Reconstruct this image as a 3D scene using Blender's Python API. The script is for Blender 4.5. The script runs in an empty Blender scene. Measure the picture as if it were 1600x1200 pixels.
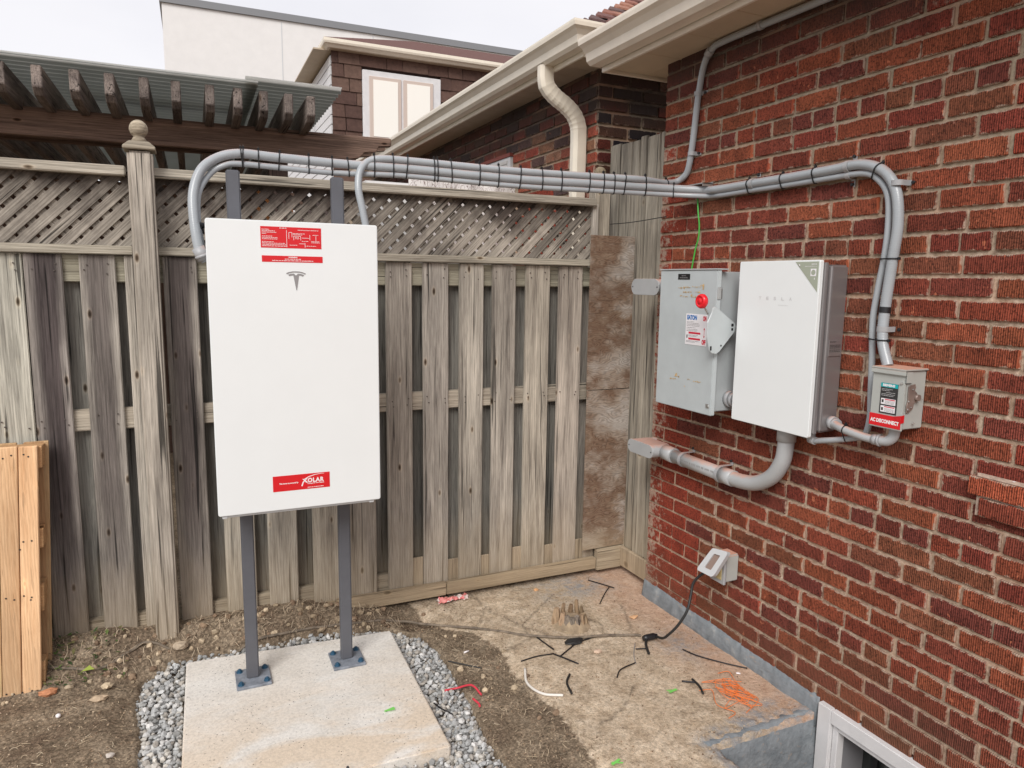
import bpy, bmesh, math, random
import numpy as np
from mathutils import Vector, Matrix, noise as mnoise
random.seed(7)
D2R = math.radians
sc = bpy.context.scene
COL = sc.collection

# ------------------------------------------------------------------ camera
cam_d = bpy.data.cameras.new('camera'); cam = bpy.data.objects.new('camera', cam_d); COL.objects.link(cam)
cam_d.sensor_width = 36.0; cam_d.lens = 25.03; cam_d.clip_end = 600; cam_d.clip_start = 0.05
PITCH, ROLL, YAW = D2R(8.239), D2R(0.82), D2R(64.96)
fw = Vector((math.cos(YAW)*math.cos(PITCH), math.sin(YAW)*math.cos(PITCH), -math.sin(PITCH)))
rt0 = Vector((math.sin(YAW), -math.cos(YAW), 0)); up0 = rt0.cross(fw)
rt = math.cos(ROLL)*rt0 + math.sin(ROLL)*up0; up = -math.sin(ROLL)*rt0 + math.cos(ROLL)*up0
CAM = Vector((0, 0, 1.72))
m = Matrix((rt, up, -fw)).transposed().to_4x4(); m.translation = CAM
cam.matrix_world = m; sc.camera = cam

# ------------------------------------------------------------------ sky, sun, exposure
SUN_EL, SUN_AZ = D2R(40), D2R(232)           # azimuth of the sun measured from +X towards +Y
w = bpy.data.worlds.new('World'); sc.world = w; w.use_nodes = True
nt = w.node_tree; nt.nodes.clear()
def N(t, ty, **kw):
    n = t.nodes.new(ty)
    for k, v in kw.items(): setattr(n, k, v)
    return n
out = N(nt, 'ShaderNodeOutputWorld'); bg = N(nt, 'ShaderNodeBackground'); bg.inputs[1].default_value = 0.1
sky = N(nt, 'ShaderNodeTexSky'); sky.sky_type = 'NISHITA'; sky.sun_disc = False
sky.sun_elevation = SUN_EL; sky.sun_rotation = D2R(90) - SUN_AZ
tc = N(nt, 'ShaderNodeTexCoord'); nz = N(nt, 'ShaderNodeTexNoise'); nz.inputs['Scale'].default_value = 1.6
nz.inputs['Detail'].default_value = 5; nz.inputs['Roughness'].default_value = 0.5
mp = N(nt, 'ShaderNodeMapping'); mp.inputs['Scale'].default_value = (1, 1, 2.6)
nt.links.new(tc.outputs['Generated'], mp.inputs[0]); nt.links.new(mp.outputs[0], nz.inputs[0])
cr = N(nt, 'ShaderNodeValToRGB'); cr.color_ramp.elements[0].position = 0.35; cr.color_ramp.elements[1].position = 0.66
cr.color_ramp.elements[0].color = (0.85, 0.835, 0.875, 1); cr.color_ramp.elements[1].color = (1.0, 0.972, 0.985, 1)
nt.links.new(nz.outputs[0], cr.inputs[0])
sc8 = N(nt, 'ShaderNodeMix', data_type='RGBA', blend_type='MULTIPLY'); sc8.inputs[0].default_value = 1
sc8.inputs[7].default_value = (5.5, 5.5, 5.5, 1); nt.links.new(cr.outputs[0], sc8.inputs[6])
mx = N(nt, 'ShaderNodeMix', data_type='RGBA'); mx.inputs[0].default_value = 0.9        # nine tenths cloud deck over the clear sky
nt.links.new(sky.outputs[0], mx.inputs[6]); nt.links.new(sc8.outputs[2], mx.inputs[7])
nt.links.new(mx.outputs[2], bg.inputs[0]); nt.links.new(bg.outputs[0], out.inputs[0])
sl = bpy.data.lights.new('sun', 'SUN'); sl.energy = 1.5; sl.angle = D2R(30); sl.color = (1.0, 0.97, 0.93)
so = bpy.data.objects.new('sun', sl); COL.objects.link(so)
sd = Vector((math.cos(SUN_AZ)*math.cos(SUN_EL), math.sin(SUN_AZ)*math.cos(SUN_EL), math.sin(SUN_EL)))
so.rotation_euler = sd.to_track_quat('Z', 'Y').to_euler(); so.location = (0, 0, 20)
sc.view_settings.view_transform = 'Standard'; sc.view_settings.look = 'None'
sc.view_settings.exposure = 0.87; sc.view_settings.gamma = 1.0
try: sc.view_settings.use_curve_mapping = False
except Exception: pass

# ------------------------------------------------------------------ materials
class G:
    """small node helper"""
    def __init__(s, name):
        s.m = bpy.data.materials.new(name); s.m.use_nodes = True; s.t = s.m.node_tree
        s.b = s.t.nodes['Principled BSDF']
    def n(s, ty, **kw): return N(s.t, ty, **kw)
    def l(s, a, b): s.t.links.new(a, b); return b
    def inp(s, sock, v):
        if isinstance(v, bpy.types.NodeSocket): s.t.links.new(v, sock)
        elif v is not None: sock.default_value = v
    def obj(s): return s.n('ShaderNodeTexCoord').outputs['Object']
    def pos(s): return s.n('ShaderNodeNewGeometry').outputs['Position']
    def rnd(s): return s.n('ShaderNodeObjectInfo').outputs['Random']
    def shift(s, vec, k=37.0):
        a = s.n('ShaderNodeVectorMath', operation='ADD'); c = s.n('ShaderNodeCombineXYZ')
        r = s.rnd()
        for i, f in enumerate((k, k*1.7, k*0.6)):
            mm = s.math('MULTIPLY', r, f); s.l(mm, c.inputs[i])
        s.l(vec, a.inputs[0]); s.l(c.outputs[0], a.inputs[1]); return a.outputs[0]
    def map(s, vec, scale=(1, 1, 1), loc=(0, 0, 0)):
        mm = s.n('ShaderNodeMapping'); mm.inputs['Scale'].default_value = scale; mm.inputs['Location'].default_value = loc
        s.l(vec, mm.inputs[0]); return mm.outputs[0]
    def noise(s, vec, scale, detail=4, rough=0.55, dist=0):
        x = s.n('ShaderNodeTexNoise'); x.inputs['Scale'].default_value = scale; x.inputs['Detail'].default_value = detail
        x.inputs['Roughness'].default_value = rough; x.inputs['Distortion'].default_value = dist
        s.l(vec, x.inputs['Vector']); return x.outputs['Fac']
    def vor(s, vec, scale, feature='F1', out='Distance'):
        x = s.n('ShaderNodeTexVoronoi', feature=feature); x.inputs['Scale'].default_value = scale
        s.l(vec, x.inputs['Vector']); return x.outputs[out]
    def wave(s, vec, scale, dist=0, detail=2, axis='X', dscale=1.0):
        x = s.n('ShaderNodeTexWave', bands_direction=axis); x.inputs['Scale'].default_value = scale
        x.inputs['Distortion'].default_value = dist; x.inputs['Detail'].default_value = detail
        x.inputs['Detail Scale'].default_value = dscale; s.l(vec, x.inputs['Vector']); return x.outputs['Fac']
    def ramp(s, f, *stops):
        r = s.n('ShaderNodeValToRGB'); e = r.color_ramp.elements
        while len(e) < len(stops): e.new(0.5)
        for i, (p, c) in enumerate(stops):
            e[i].position = p; e[i].color = (c, c, c, 1) if isinstance(c, (int, float)) else (*c, 1)
        s.l(f, r.inputs[0]); return r.outputs[0]
    def mix(s, f, a, b, mode='MIX'):
        x = s.n('ShaderNodeMix', data_type='RGBA', blend_type=mode)
        s.inp(x.inputs[0], f)
        s.inp(x.inputs[6], (*a, 1) if isinstance(a, tuple) and len(a) == 3 else a)
        s.inp(x.inputs[7], (*b, 1) if isinstance(b, tuple) and len(b) == 3 else b)
        return x.outputs[2]
    def math(s, op, a, b=None, clamp=False):
        x = s.n('ShaderNodeMath', operation=op); x.use_clamp = clamp
        s.inp(x.inputs[0], a); s.inp(x.inputs[1], b); return x.outputs[0]
    def sep(s, vec):
        x = s.n('ShaderNodeSeparateXYZ'); s.l(vec, x.inputs[0]); return x.outputs
    def fin(s, col, rough=0.8, bump=None, bs=0.3, bd=0.01, metal=0.0, spec=None):
        s.inp(s.b.inputs['Base Color'], (*col, 1) if isinstance(col, tuple) and len(col) == 3 else col)
        s.inp(s.b.inputs['Roughness'], rough); s.inp(s.b.inputs['Metallic'], metal)
        if spec is not None: s.b.inputs['Specular IOR Level'].default_value = spec
        if bump is not None:
            bb = s.n('ShaderNodeBump'); bb.inputs['Strength'].default_value = bs; bb.inputs['Distance'].default_value = bd
            s.l(bump, bb.inputs['Height']); s.l(bb.outputs[0], s.b.inputs['Normal'])
        return s.m

def wood(name, axis, light, dark, dirt=0.0, stain=0.0, rough=0.85, knots=1.0, grain=0.5, checks=0.9):
    g = G(name); o = g.shift(g.obj())
    st = {'Z': (1, 1, .05), 'X': (.05, 1, 1), 'Y': (1, .05, 1)}[axis]
    v = g.map(o, st)
    warp = g.noise(g.map(o, {'Z': (1, 1, .3), 'X': (.3, 1, 1), 'Y': (1, .3, 1)}[axis]), 5, 3)
    n1 = g.noise(v, 22, 5, 0.6, 0.6); n2 = g.noise(v, 160, 4, 0.65, 0.3)
    a = g.ramp(n1, (.34, 0.0), (.62, 1.0)); b = g.ramp(n2, (.36, 0.0), (.60, 1.0))
    f = g.math('ADD', g.math('MULTIPLY', a, 0.62), g.math('MULTIPLY', b, 0.38))
    col = g.mix(f, dark, light)
    big = g.ramp(warp, (.3, .72), (.7, 1.12)); col = g.mix(1, col, big, 'MULTIPLY')
    # growth-ring lines
    wv = g.wave(g.map(o, {'Z': (1, 1, .06), 'X': (.06, 1, 1), 'Y': (1, .06, 1)}[axis]), 26, 9, 3, {'Z': 'X', 'X': 'Z', 'Y': 'X'}[axis], 1.3)
    wl = g.ramp(wv, (0.0, .66), (.25, 1.0)); col = g.mix(grain, col, wl, 'MULTIPLY')
    # long dark checks
    ck = g.noise(g.map(o, {'Z': (1, 1, .02), 'X': (.02, 1, 1), 'Y': (1, .02, 1)}[axis]), 70, 2, .5, .4)
    ckr = g.ramp(ck, (.30, .14), (.37, 1.0)); col = g.mix(checks, col, ckr, 'MULTIPLY')
    # knots
    kv = g.map(o, {'Z': (12, 4, 5.0), 'X': (5.0, 4, 12), 'Y': (12, 5.0, 4)}[axis])
    kd = g.vor(kv, 1.0); kk = g.ramp(kd, (.04, (.16, .12, .09)), (.075, (.55, .47, .4)), (.11, (1.2, 1.17, 1.12)), (.17, (1, 1, 1)))
    col = g.mix(knots, col, kk, 'MULTIPLY')
    oi = g.n('ShaderNodeObjectInfo'); col = g.mix(1, col, oi.outputs['Color'], 'MULTIPLY')
    # weather-dark heartwood along the middle of some boards (object alpha drives it)
    gx = g.sep(g.n('ShaderNodeTexCoord').outputs['Generated'])[0 if axis != 'X' else 2]
    c = g.math('ABSOLUTE', g.math('SUBTRACT', g.math('ADD', gx, g.math('MULTIPLY', g.math('SUBTRACT', warp, .5), .5)), .5))
    cm = g.ramp(c, (.22, 1.0), (.46, 0.0)); zz = g.sep(g.pos())[2]
    fade = g.ramp(g.math('ADD', zz, g.math('MULTIPLY', n1, .5)), (.35, .15), (1.0, 1.0))
    col = g.mix(g.math('MULTIPLY', g.math('MULTIPLY', cm, fade), g.math('SUBTRACT', 1.0, oi.outputs['Alpha'])), col, g.mix(1, col, (.27, .24, .26), 'MULTIPLY'))
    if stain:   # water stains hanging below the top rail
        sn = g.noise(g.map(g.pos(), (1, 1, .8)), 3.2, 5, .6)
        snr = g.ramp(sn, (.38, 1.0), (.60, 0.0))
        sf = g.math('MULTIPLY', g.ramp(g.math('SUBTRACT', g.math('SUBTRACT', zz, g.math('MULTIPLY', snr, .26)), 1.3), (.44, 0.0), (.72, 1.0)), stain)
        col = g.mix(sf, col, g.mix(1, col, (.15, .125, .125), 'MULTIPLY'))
    if dirt:    # mud splashed up from the ground
        dn = g.noise(g.map(g.pos(), (3, 3, .8)), 3.0, 5, .6)
        df = g.math('MULTIPLY', g.ramp(g.math('ADD', zz, g.math('MULTIPLY', dn, .5)), (.28, 1.0), (.78, 0.0)), dirt)
        col = g.mix(df, col, (.34, .26, .165))
    bp = g.math('ADD', g.math('MULTIPLY', f, .6), g.math('ADD', g.math('MULTIPLY', wv, .5), ckr))
    return g.fin(col, rough, bp, .55, .0025, spec=.25)

M = {}
M['wood_z'] = wood('weathered_fence_wood_upright', 'Z', (.60, .545, .475), (.185, .162, .142), dirt=.6)
M['wood_x'] = wood('weathered_fence_wood_level', 'X', (.58, .525, .445), (.25, .22, .185), dirt=.5)
M['lattice'] = wood('lattice_wood', 'Z', (.58, .52, .44), (.22, .19, .16), stain=.92, knots=.3, grain=.3)
M['perg_x'] = wood('dark_pergola_beam_wood', 'X', (.34, .22, .165), (.10, .064, .050), grain=.7)
M['perg_y'] = wood('dark_pergola_rafter_wood', 'Y', (.29, .24, .21), (.085, .066, .060), grain=.7)
M['perg_z'] = wood('dark_pergola_post_wood', 'Z', (.135, .092, .075), (.045, .028, .024), grain=.7)
M['pallet'] = wood('fresh_pallet_pine', 'Z', (.86, .58, .32), (.64, .38, .185), dirt=.25, grain=.3, rough=.7, checks=.25)
M['palletx'] = wood('fresh_pallet_pine_level', 'X', (.66, .40, .20), (.42, .23, .11), dirt=.2, grain=.3, rough=.7, checks=.25)

def ply():
    g = G('weathered_plywood'); o = g.shift(g.obj())
    d = g.n('ShaderNodeTexNoise'); d.inputs['Scale'].default_value = 5; g.l(g.map(o, (1, 1, 2.5)), d.inputs['Vector'])
    wsum = g.mix(.22, o, d.outputs['Color'], 'ADD')
    wv = g.wave(g.map(wsum, (.22, .3, 1)), 24, 8, 5, 'Z', 1.2); wr = g.ramp(wv, (.0, .5), (.6, 1.0))
    n = g.noise(g.map(o, (.9, 1, 1.3)), 3.0, 5, .65); base = g.ramp(n, (.36, (.45, .40, .355)), (.46, (.33, .26, .205)), (.55, (.20, .125, .085)), (.61, (.27, .19, .135)), (.70, (.44, .38, .33)))
    col = g.mix(.6, base, wr, 'MULTIPLY'); zz = g.sep(g.pos())[2]
    fn = g.noise(g.map(o, (1, 1, 6)), 60, 3); col = g.mix(.4, col, g.ramp(fn, (.3, .6), (.7, 1.2)), 'MULTIPLY')
    gr = g.ramp(g.math('ADD', zz, g.math('MULTIPLY', n, .5)), (.42, 1.0), (.62, 0.0)); col = g.mix(gr, col, g.mix(.6, col, (.38, .30, .20)))
    return g.fin(col, .95, wv, .3, .0012, spec=.1)
M['ply'] = ply()

def brickm(name, ribs=True):
    g = G(name); ob = g.obj(); o = g.shift(ob); oi = g.n('ShaderNodeObjectInfo')
    s3 = g.sep(ob)
    n1 = g.noise(o, 14, 5, .6); n2 = g.noise(o, 130, 4, .75); n3 = g.noise(g.map(o, (1, 1, .25)), 60, 4, .7)
    col = g.mix(1, oi.outputs['Color'], g.ramp(n1, (.3, .72), (.7, 1.2)), 'MULTIPLY')
    # smooth brighter strip at one end of some bricks
    endm = g.math('MULTIPLY', g.math('GREATER_THAN', g.math('MULTIPLY', s3[1], -1.0), .091), g.math('GREATER_THAN', oi.outputs['Random'], .62))
    rib = g.wave(g.map(o, (1, 1, .03)), 46, 2.6, 4, 'Y', 2.2)
    ribr = g.ramp(rib, (.0, .30), (.5, 1.22))
    br = g.math('MULTIPLY', g.ramp(n3, (.34, 0.1), (.58, 1.0)), g.math('ADD', g.math('MULTIPLY', g.math('FRACT', g.math('MULTIPLY', oi.outputs['Random'], 7.3)), .6), .4))
    col2 = g.mix(br, col, g.mix(1, col, ribr, 'MULTIPLY')); sp = g.ramp(n2, (.36, .16), (.53, 1.08)); col2 = g.mix(.85, col2, sp, 'MULTIPLY')
    col = g.mix(endm, col2, g.mix(1, col, (1.45, 1.4, 1.25), 'MULTIPLY'))
    salt = g.ramp(g.noise(g.pos(), 9, 6, .72), (.66, 0.0), (.74, .5)); col = g.mix(salt, col, (.62, .38, .30))
    chip = g.ramp(g.noise(o, 26, 3, .5), (.70, 0.0), (.73, .8)); col = g.mix(chip, col, (.52, .17, .09))
    # mortar smeared over the arrises
    gs = g.sep(g.n('ShaderNodeTexCoord').outputs['Generated'])
    ez = g.math('SUBTRACT', .5, g.math('ABSOLUTE', g.math('SUBTRACT', gs[2], .5))); ey = g.math('MULTIPLY', g.math('SUBTRACT', .5, g.math('ABSOLUTE', g.math('SUBTRACT', gs[1], .5))), 3.0)
    ed = g.math('MINIMUM', ez, ey); sm = g.ramp(g.math('SUBTRACT', g.math('ADD', ed, .3), g.math('MULTIPLY', g.noise(g.pos(), 30, 4, .7), .52)), (.035, .85), (.10, 0.0))
    col = g.mix(sm, col, g.mix(n2, (.30, .20, .15), (.58, .46, .36)))
    # soot-dark top courses and earth-brown lowest courses
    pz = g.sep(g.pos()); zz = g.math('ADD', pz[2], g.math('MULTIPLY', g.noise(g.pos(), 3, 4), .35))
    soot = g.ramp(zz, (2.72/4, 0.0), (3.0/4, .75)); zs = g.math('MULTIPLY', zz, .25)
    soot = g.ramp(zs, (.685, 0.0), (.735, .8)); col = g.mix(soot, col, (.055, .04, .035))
    mud = g.ramp(zs, (.07, .5), (.14, 0.0)); col = g.mix(mud, col, (.17, .085, .05))
    bp = g.math('ADD', g.math('MULTIPLY', rib, 1.0), g.math('MULTIPLY', n2, 1.2))
    return g.fin(col, .88, bp, .8, .003, spec=.2)
M['brick'] = brickm('ribbed_red_brick')

def simple(name, col, rough=.6, nscale=0, namt=.15, metal=0, bs=0, spec=None, bd=.002):
    g = G(name)
    if nscale:
        n = g.noise(g.obj(), nscale, 5, .6); c = g.mix(1, (*col, 1), g.ramp(n, (.3, 1-namt), (.7, 1+namt)), 'MULTIPLY')
        return g.fin(c, rough, n if bs else None, bs, bd, metal, spec)
    return g.fin(col, rough, metal=metal, spec=spec)

def mortar():
    g = G('sandy_mortar'); p = g.pos(); n = g.noise(p, 45, 5, .7); n2 = g.noise(p, 4, 4, .6)
    c = g.ramp(n, (.3, (.24, .175, .125)), (.5, (.45, .345, .255)), (.7, (.68, .56, .44)))
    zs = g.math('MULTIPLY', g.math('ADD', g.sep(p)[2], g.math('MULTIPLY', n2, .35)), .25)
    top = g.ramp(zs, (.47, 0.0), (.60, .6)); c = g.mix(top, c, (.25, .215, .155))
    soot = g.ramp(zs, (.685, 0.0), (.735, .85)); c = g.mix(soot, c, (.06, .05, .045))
    pink = g.ramp(n2, (.45, 0.0), (.6, .35)); c = g.mix(pink, c, (.58, .33, .22))
    return g.fin(c, .95, n, .8, .004, spec=.1)
M['mortar'] = mortar()

def dusty(name, col, rough=.45, dust=.7, metal=0.0, spec=.5, var=.05):
    """painted or plastic surface with red brick dust fallen on what faces up"""
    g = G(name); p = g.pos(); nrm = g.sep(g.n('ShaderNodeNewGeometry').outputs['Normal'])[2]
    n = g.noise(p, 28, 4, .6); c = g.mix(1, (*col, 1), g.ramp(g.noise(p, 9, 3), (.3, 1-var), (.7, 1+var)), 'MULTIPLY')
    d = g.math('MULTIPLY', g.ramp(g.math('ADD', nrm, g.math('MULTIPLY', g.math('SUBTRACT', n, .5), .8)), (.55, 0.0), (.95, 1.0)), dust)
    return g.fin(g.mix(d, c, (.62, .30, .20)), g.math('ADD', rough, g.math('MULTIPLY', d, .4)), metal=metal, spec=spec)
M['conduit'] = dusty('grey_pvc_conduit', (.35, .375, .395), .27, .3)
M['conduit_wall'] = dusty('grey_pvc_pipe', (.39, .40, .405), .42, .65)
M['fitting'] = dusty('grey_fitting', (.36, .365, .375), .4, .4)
M['white'] = simple('gloss_white_cover', (.80, .825, .825), .22, 6, .012)
M['unit_side'] = simple('metallic_grey_case', (.30, .28, .28), .33, 5, .05, metal=.55)
M['unit_trim'] = simple('pale_grey_trim', (.55, .56, .57), .4)
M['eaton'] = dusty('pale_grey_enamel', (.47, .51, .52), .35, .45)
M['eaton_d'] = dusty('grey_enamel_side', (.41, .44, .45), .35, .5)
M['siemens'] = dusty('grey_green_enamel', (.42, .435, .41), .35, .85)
M['steel_post'] = simple('charcoal_painted_steel', (.105, .108, .122), .38, 20, .06)
M['plate'] = simple('dusty_blue_grey_plate', (.21, .23, .265), .6, 30, .35, bs=.3)
M['bolt'] = simple('blue_anchor_bolt', (.025, .085, .15), .4)
M['black'] = simple('black_plastic', (.012, .012, .014), .4)
M['rubber'] = simple('black_rubber_cord', (.018, .018, .018), .5)
M['red'] = simple('red_label', (.66, .010, .016), .4)
M['redk'] = simple('red_plastic_knob', (.75, .015, .025), .25)
M['wprint'] = simple('white_print', (.85, .80, .80), .5)
M['pprint'] = simple('pale_pink_print', (.80, .36, .36), .5)
M['gprint'] = simple('grey_print', (.28, .27, .27), .4)
M['lprint'] = simple('pale_grey_print', (.60, .60, .60), .4)
M['bprint'] = simple('blue_print', (.02, .16, .46), .4)
M['kprint'] = simple('black_print', (.03, .03, .03), .4)
M['rprint'] = simple('red_print', (.62, .02, .05), .4)
M['teal'] = simple('teal_print', (.0, .38, .40), .4)
M['sage'] = simple('sage_green_label', (.36, .39, .31), .4)
M['paper'] = simple('white_label', (.82, .80, .82), .4)
M['rust'] = simple('old_glue_residue', (.58, .40, .20), .7, 40, .4)
M['silver'] = simple('zinc_hardware', (.55, .55, .54), .35, metal=.8)
M['brownlever'] = simple('bronze_lever_plate', (.26, .20, .175), .4, 20, .2, metal=.3)
M['green'] = simple('green_wire', (.06, .42, .06), .4)
M['lime'] = simple('lime_plastic', (.20, .60, .12), .5)
M['redw'] = simple('red_wire', (.62, .05, .075), .4)
M['whitew'] = simple('white_wire', (.72, .68, .62), .4)
M['orange'] = simple('orange_string', (.85, .22, .05), .6)
M['cream'] = simple('cream_aluminium', (.79, .72, .60), .38, 8, .05)
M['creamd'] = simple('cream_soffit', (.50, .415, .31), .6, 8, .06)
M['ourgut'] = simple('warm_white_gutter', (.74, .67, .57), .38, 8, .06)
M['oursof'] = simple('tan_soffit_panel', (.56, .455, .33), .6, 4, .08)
M['winwhite'] = simple('white_window_paint', (.66, .65, .65), .4, 12, .06)
M['jamb'] = simple('grey_window_jamb', (.22, .22, .23), .5)
M['stucco'] = simple('white_stucco', (.72, .705, .69), .9, 3, .03, bs=.2)
M['flash'] = simple('grey_metal_flashing', (.20, .205, .215), .5)
M['tanframe'] = simple('taupe_window_frame', (.56, .46, .40), .5)
M['brownshin'] = None
def objcol(name, rough=.85, nscale=40, namt=.3, bs=.4, bd=.003, spec=.2):
    g = G(name); n = g.noise(g.shift(g.obj()), nscale, 5, .65); oi = g.n('ShaderNodeObjectInfo')
    c = g.mix(1, oi.outputs['Color'], g.ramp(n, (.3, 1-namt), (.7, 1+namt)), 'MULTIPLY')
    return g.fin(c, rough, n, bs, bd, spec=spec)
M['brownshin'] = objcol('brown_shingle', nscale=18, namt=.22)
M['roofshin'] = objcol('asphalt_roof_shingle', nscale=60, namt=.35)
M['fabric'] = None
def glass_dark(name, col, rough=.08):
    g = G(name); return g.fin(col, rough, spec=.6)
M['pane_dark'] = glass_dark('dark_basement_glass', (.035, .04, .038))
M['pane_blind'] = glass_dark('pale_curtained_glass', (.88, .85, .78), .15)
M['blind'] = simple('white_blind', (.62, .60, .57), .6)

def corr():
    g = G('milky_corrugated_plastic'); p = g.pos(); n = g.noise(p, 3, 4, .6); o = g.obj()
    c = g.ramp(n, (.3, (.68, .68, .64)), (.7, (.90, .89, .86)))
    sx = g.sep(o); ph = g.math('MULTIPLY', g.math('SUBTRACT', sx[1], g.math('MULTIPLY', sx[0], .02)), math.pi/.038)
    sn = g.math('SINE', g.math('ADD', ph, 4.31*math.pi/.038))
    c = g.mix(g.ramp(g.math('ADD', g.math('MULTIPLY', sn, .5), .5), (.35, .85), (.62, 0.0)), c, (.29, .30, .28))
    b = g.b; g.l(c, b.inputs['Base Color']); b.inputs['Roughness'].default_value = .45
    tr = g.n('ShaderNodeBsdfTranslucent'); g.l(c, tr.inputs[0]); ms = g.n('ShaderNodeMixShader'); ms.inputs[0].default_value = .72
    g.l(b.outputs[0], ms.inputs[1]); g.l(tr.outputs[0], ms.inputs[2])
    g.l(ms.outputs[0], g.t.nodes['Material Output'].inputs[0]); return g.m
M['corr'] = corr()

def parge():
    g = G('grey_painted_parging'); p = g.pos(); n = g.noise(p, 16, 5, .65); n2 = g.noise(g.map(p, (1, .3, 1)), 40, 4, .6)
    c = g.ramp(n, (.3, (.15, .17, .185)), (.6, (.235, .255, .27)), (.78, (.36, .37, .365)))
    c = g.mix(g.ramp(n2, (.62, 0.0), (.72, .5)), c, (.42, .30, .21))
    return g.fin(c, .75, g.math('ADD', n, n2), .8, .008, spec=.25)
M['parge'] = parge()

def concrete():
    g = G('new_concrete_pad'); p = g.pos(); n = g.noise(p, 4, 6, .65); f = g.noise(p, 90, 4, .7); st = g.noise(g.map(p, (1, 2.2, 1)), 2.2, 5, .6, .6)
    c = g.ramp(n, (.3, (.64, .605, .55)), (.7, (.79, .765, .72)))
    yy = g.sep(p)[1]
    tan = g.math('MULTIPLY', g.ramp(st, (.38, 0.0), (.55, 1.0)), g.ramp(g.math('SUBTRACT', yy, 2.0), (.45, .65), (.95, .12)))
    c = g.mix(tan, c, (.64, .50, .35)); c = g.mix(1, c, g.ramp(f, (.3, .82), (.6, 1.06)), 'MULTIPLY')
    pit = g.ramp(g.vor(p, 58), (.09, .0), (.17, 1.0)); pm = g.ramp(g.noise(p, 7, 3), (.40, 0.0), (.55, .95))
    c = g.mix(pm, c, g.mix(1, c, g.mix(.8, (1, 1, 1), pit), 'MULTIPLY'))
    return g.fin(c, .9, g.math('ADD', f, g.math('MULTIPLY', pit, .5)), .5, .003, spec=.2)
M['concrete'] = concrete()

def groundm():
    g = G('bare_earth_and_dusty_slab'); p = g.pos()
    at = g.n('ShaderNodeVertexColor'); at.layer_name = 'soil'; sp = g.n('ShaderNodeSeparateColor'); g.l(at.outputs[0], sp.inputs[0])
    slab, crack, stain = sp.outputs[0], sp.outputs[1], sp.outputs[2]
    n = g.noise(p, 5, 6, .65); f = g.noise(p, 70, 5, .72); f2 = g.noise(p, 240, 3, .7); md = g.noise(p, 17, 5, .65)
    e = g.ramp(n, (.32, (.160, .115, .080)), (.5, (.235, .180, .125)), (.68, (.36, .285, .205)))
    e = g.mix(1, e, g.ramp(f, (.34, .45), (.60, 1.35)), 'MULTIPLY'); e = g.mix(1, e, g.ramp(g.vor(p, 90), (.15, 1.25), (.55, .8)), 'MULTIPLY')
    s = g.ramp(md, (.30, (.42, .32, .22)), (.5, (.57, .455, .33)), (.68, (.70, .58, .44)))
    s = g.mix(1, s, g.ramp(f, (.34, .62), (.56, 1.08)), 'MULTIPLY'); s = g.mix(1, s, g.ramp(n, (.3, .82), (.7, 1.1)), 'MULTIPLY')
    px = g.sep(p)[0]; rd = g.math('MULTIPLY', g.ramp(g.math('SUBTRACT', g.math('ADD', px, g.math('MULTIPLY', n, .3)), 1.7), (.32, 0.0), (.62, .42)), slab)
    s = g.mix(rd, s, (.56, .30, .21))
    sf = g.ramp(g.math('ADD', slab, g.math('MULTIPLY', g.math('SUBTRACT', md, .5), .9)), (.42, 0.0), (.58, 1.0))
    c = g.mix(sf, e, s); c = g.mix(g.math('MULTIPLY', crack, .6), c, (.07, .055, .04))
    c = g.mix(g.math('MULTIPLY', stain, g.ramp(md, (.40, 0.0), (.6, .9))), c, (.27, .275, .285))
    c = g.mix(1, c, g.ramp(f2, (.3, .75), (.7, 1.2)), 'MULTIPLY')
    bp = g.math('ADD', f, g.math('MULTIPLY', md, 1.5))
    return g.fin(c, .95, bp, .8, .008, spec=.15)
M['ground'] = groundm()
def gravelm():
    g = G('grey_crushed_stone'); at = g.n('ShaderNodeVertexColor'); at.layer_name = 'tone'
    n = g.noise(g.pos(), 60, 5, .65); c = g.mix(1, at.outputs[0], g.ramp(n, (.3, .75), (.7, 1.2)), 'MULTIPLY')
    return g.fin(c, .85, n, .4, .003, spec=.25)
M['gravel'] = gravelm()
def tone(name, rough=.9):
    g = G(name); at = g.n('ShaderNodeVertexColor'); at.layer_name = 'tone'; return g.fin(at.outputs[0], rough, spec=.2)
M['tone'] = tone('scattered_bits')

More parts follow.
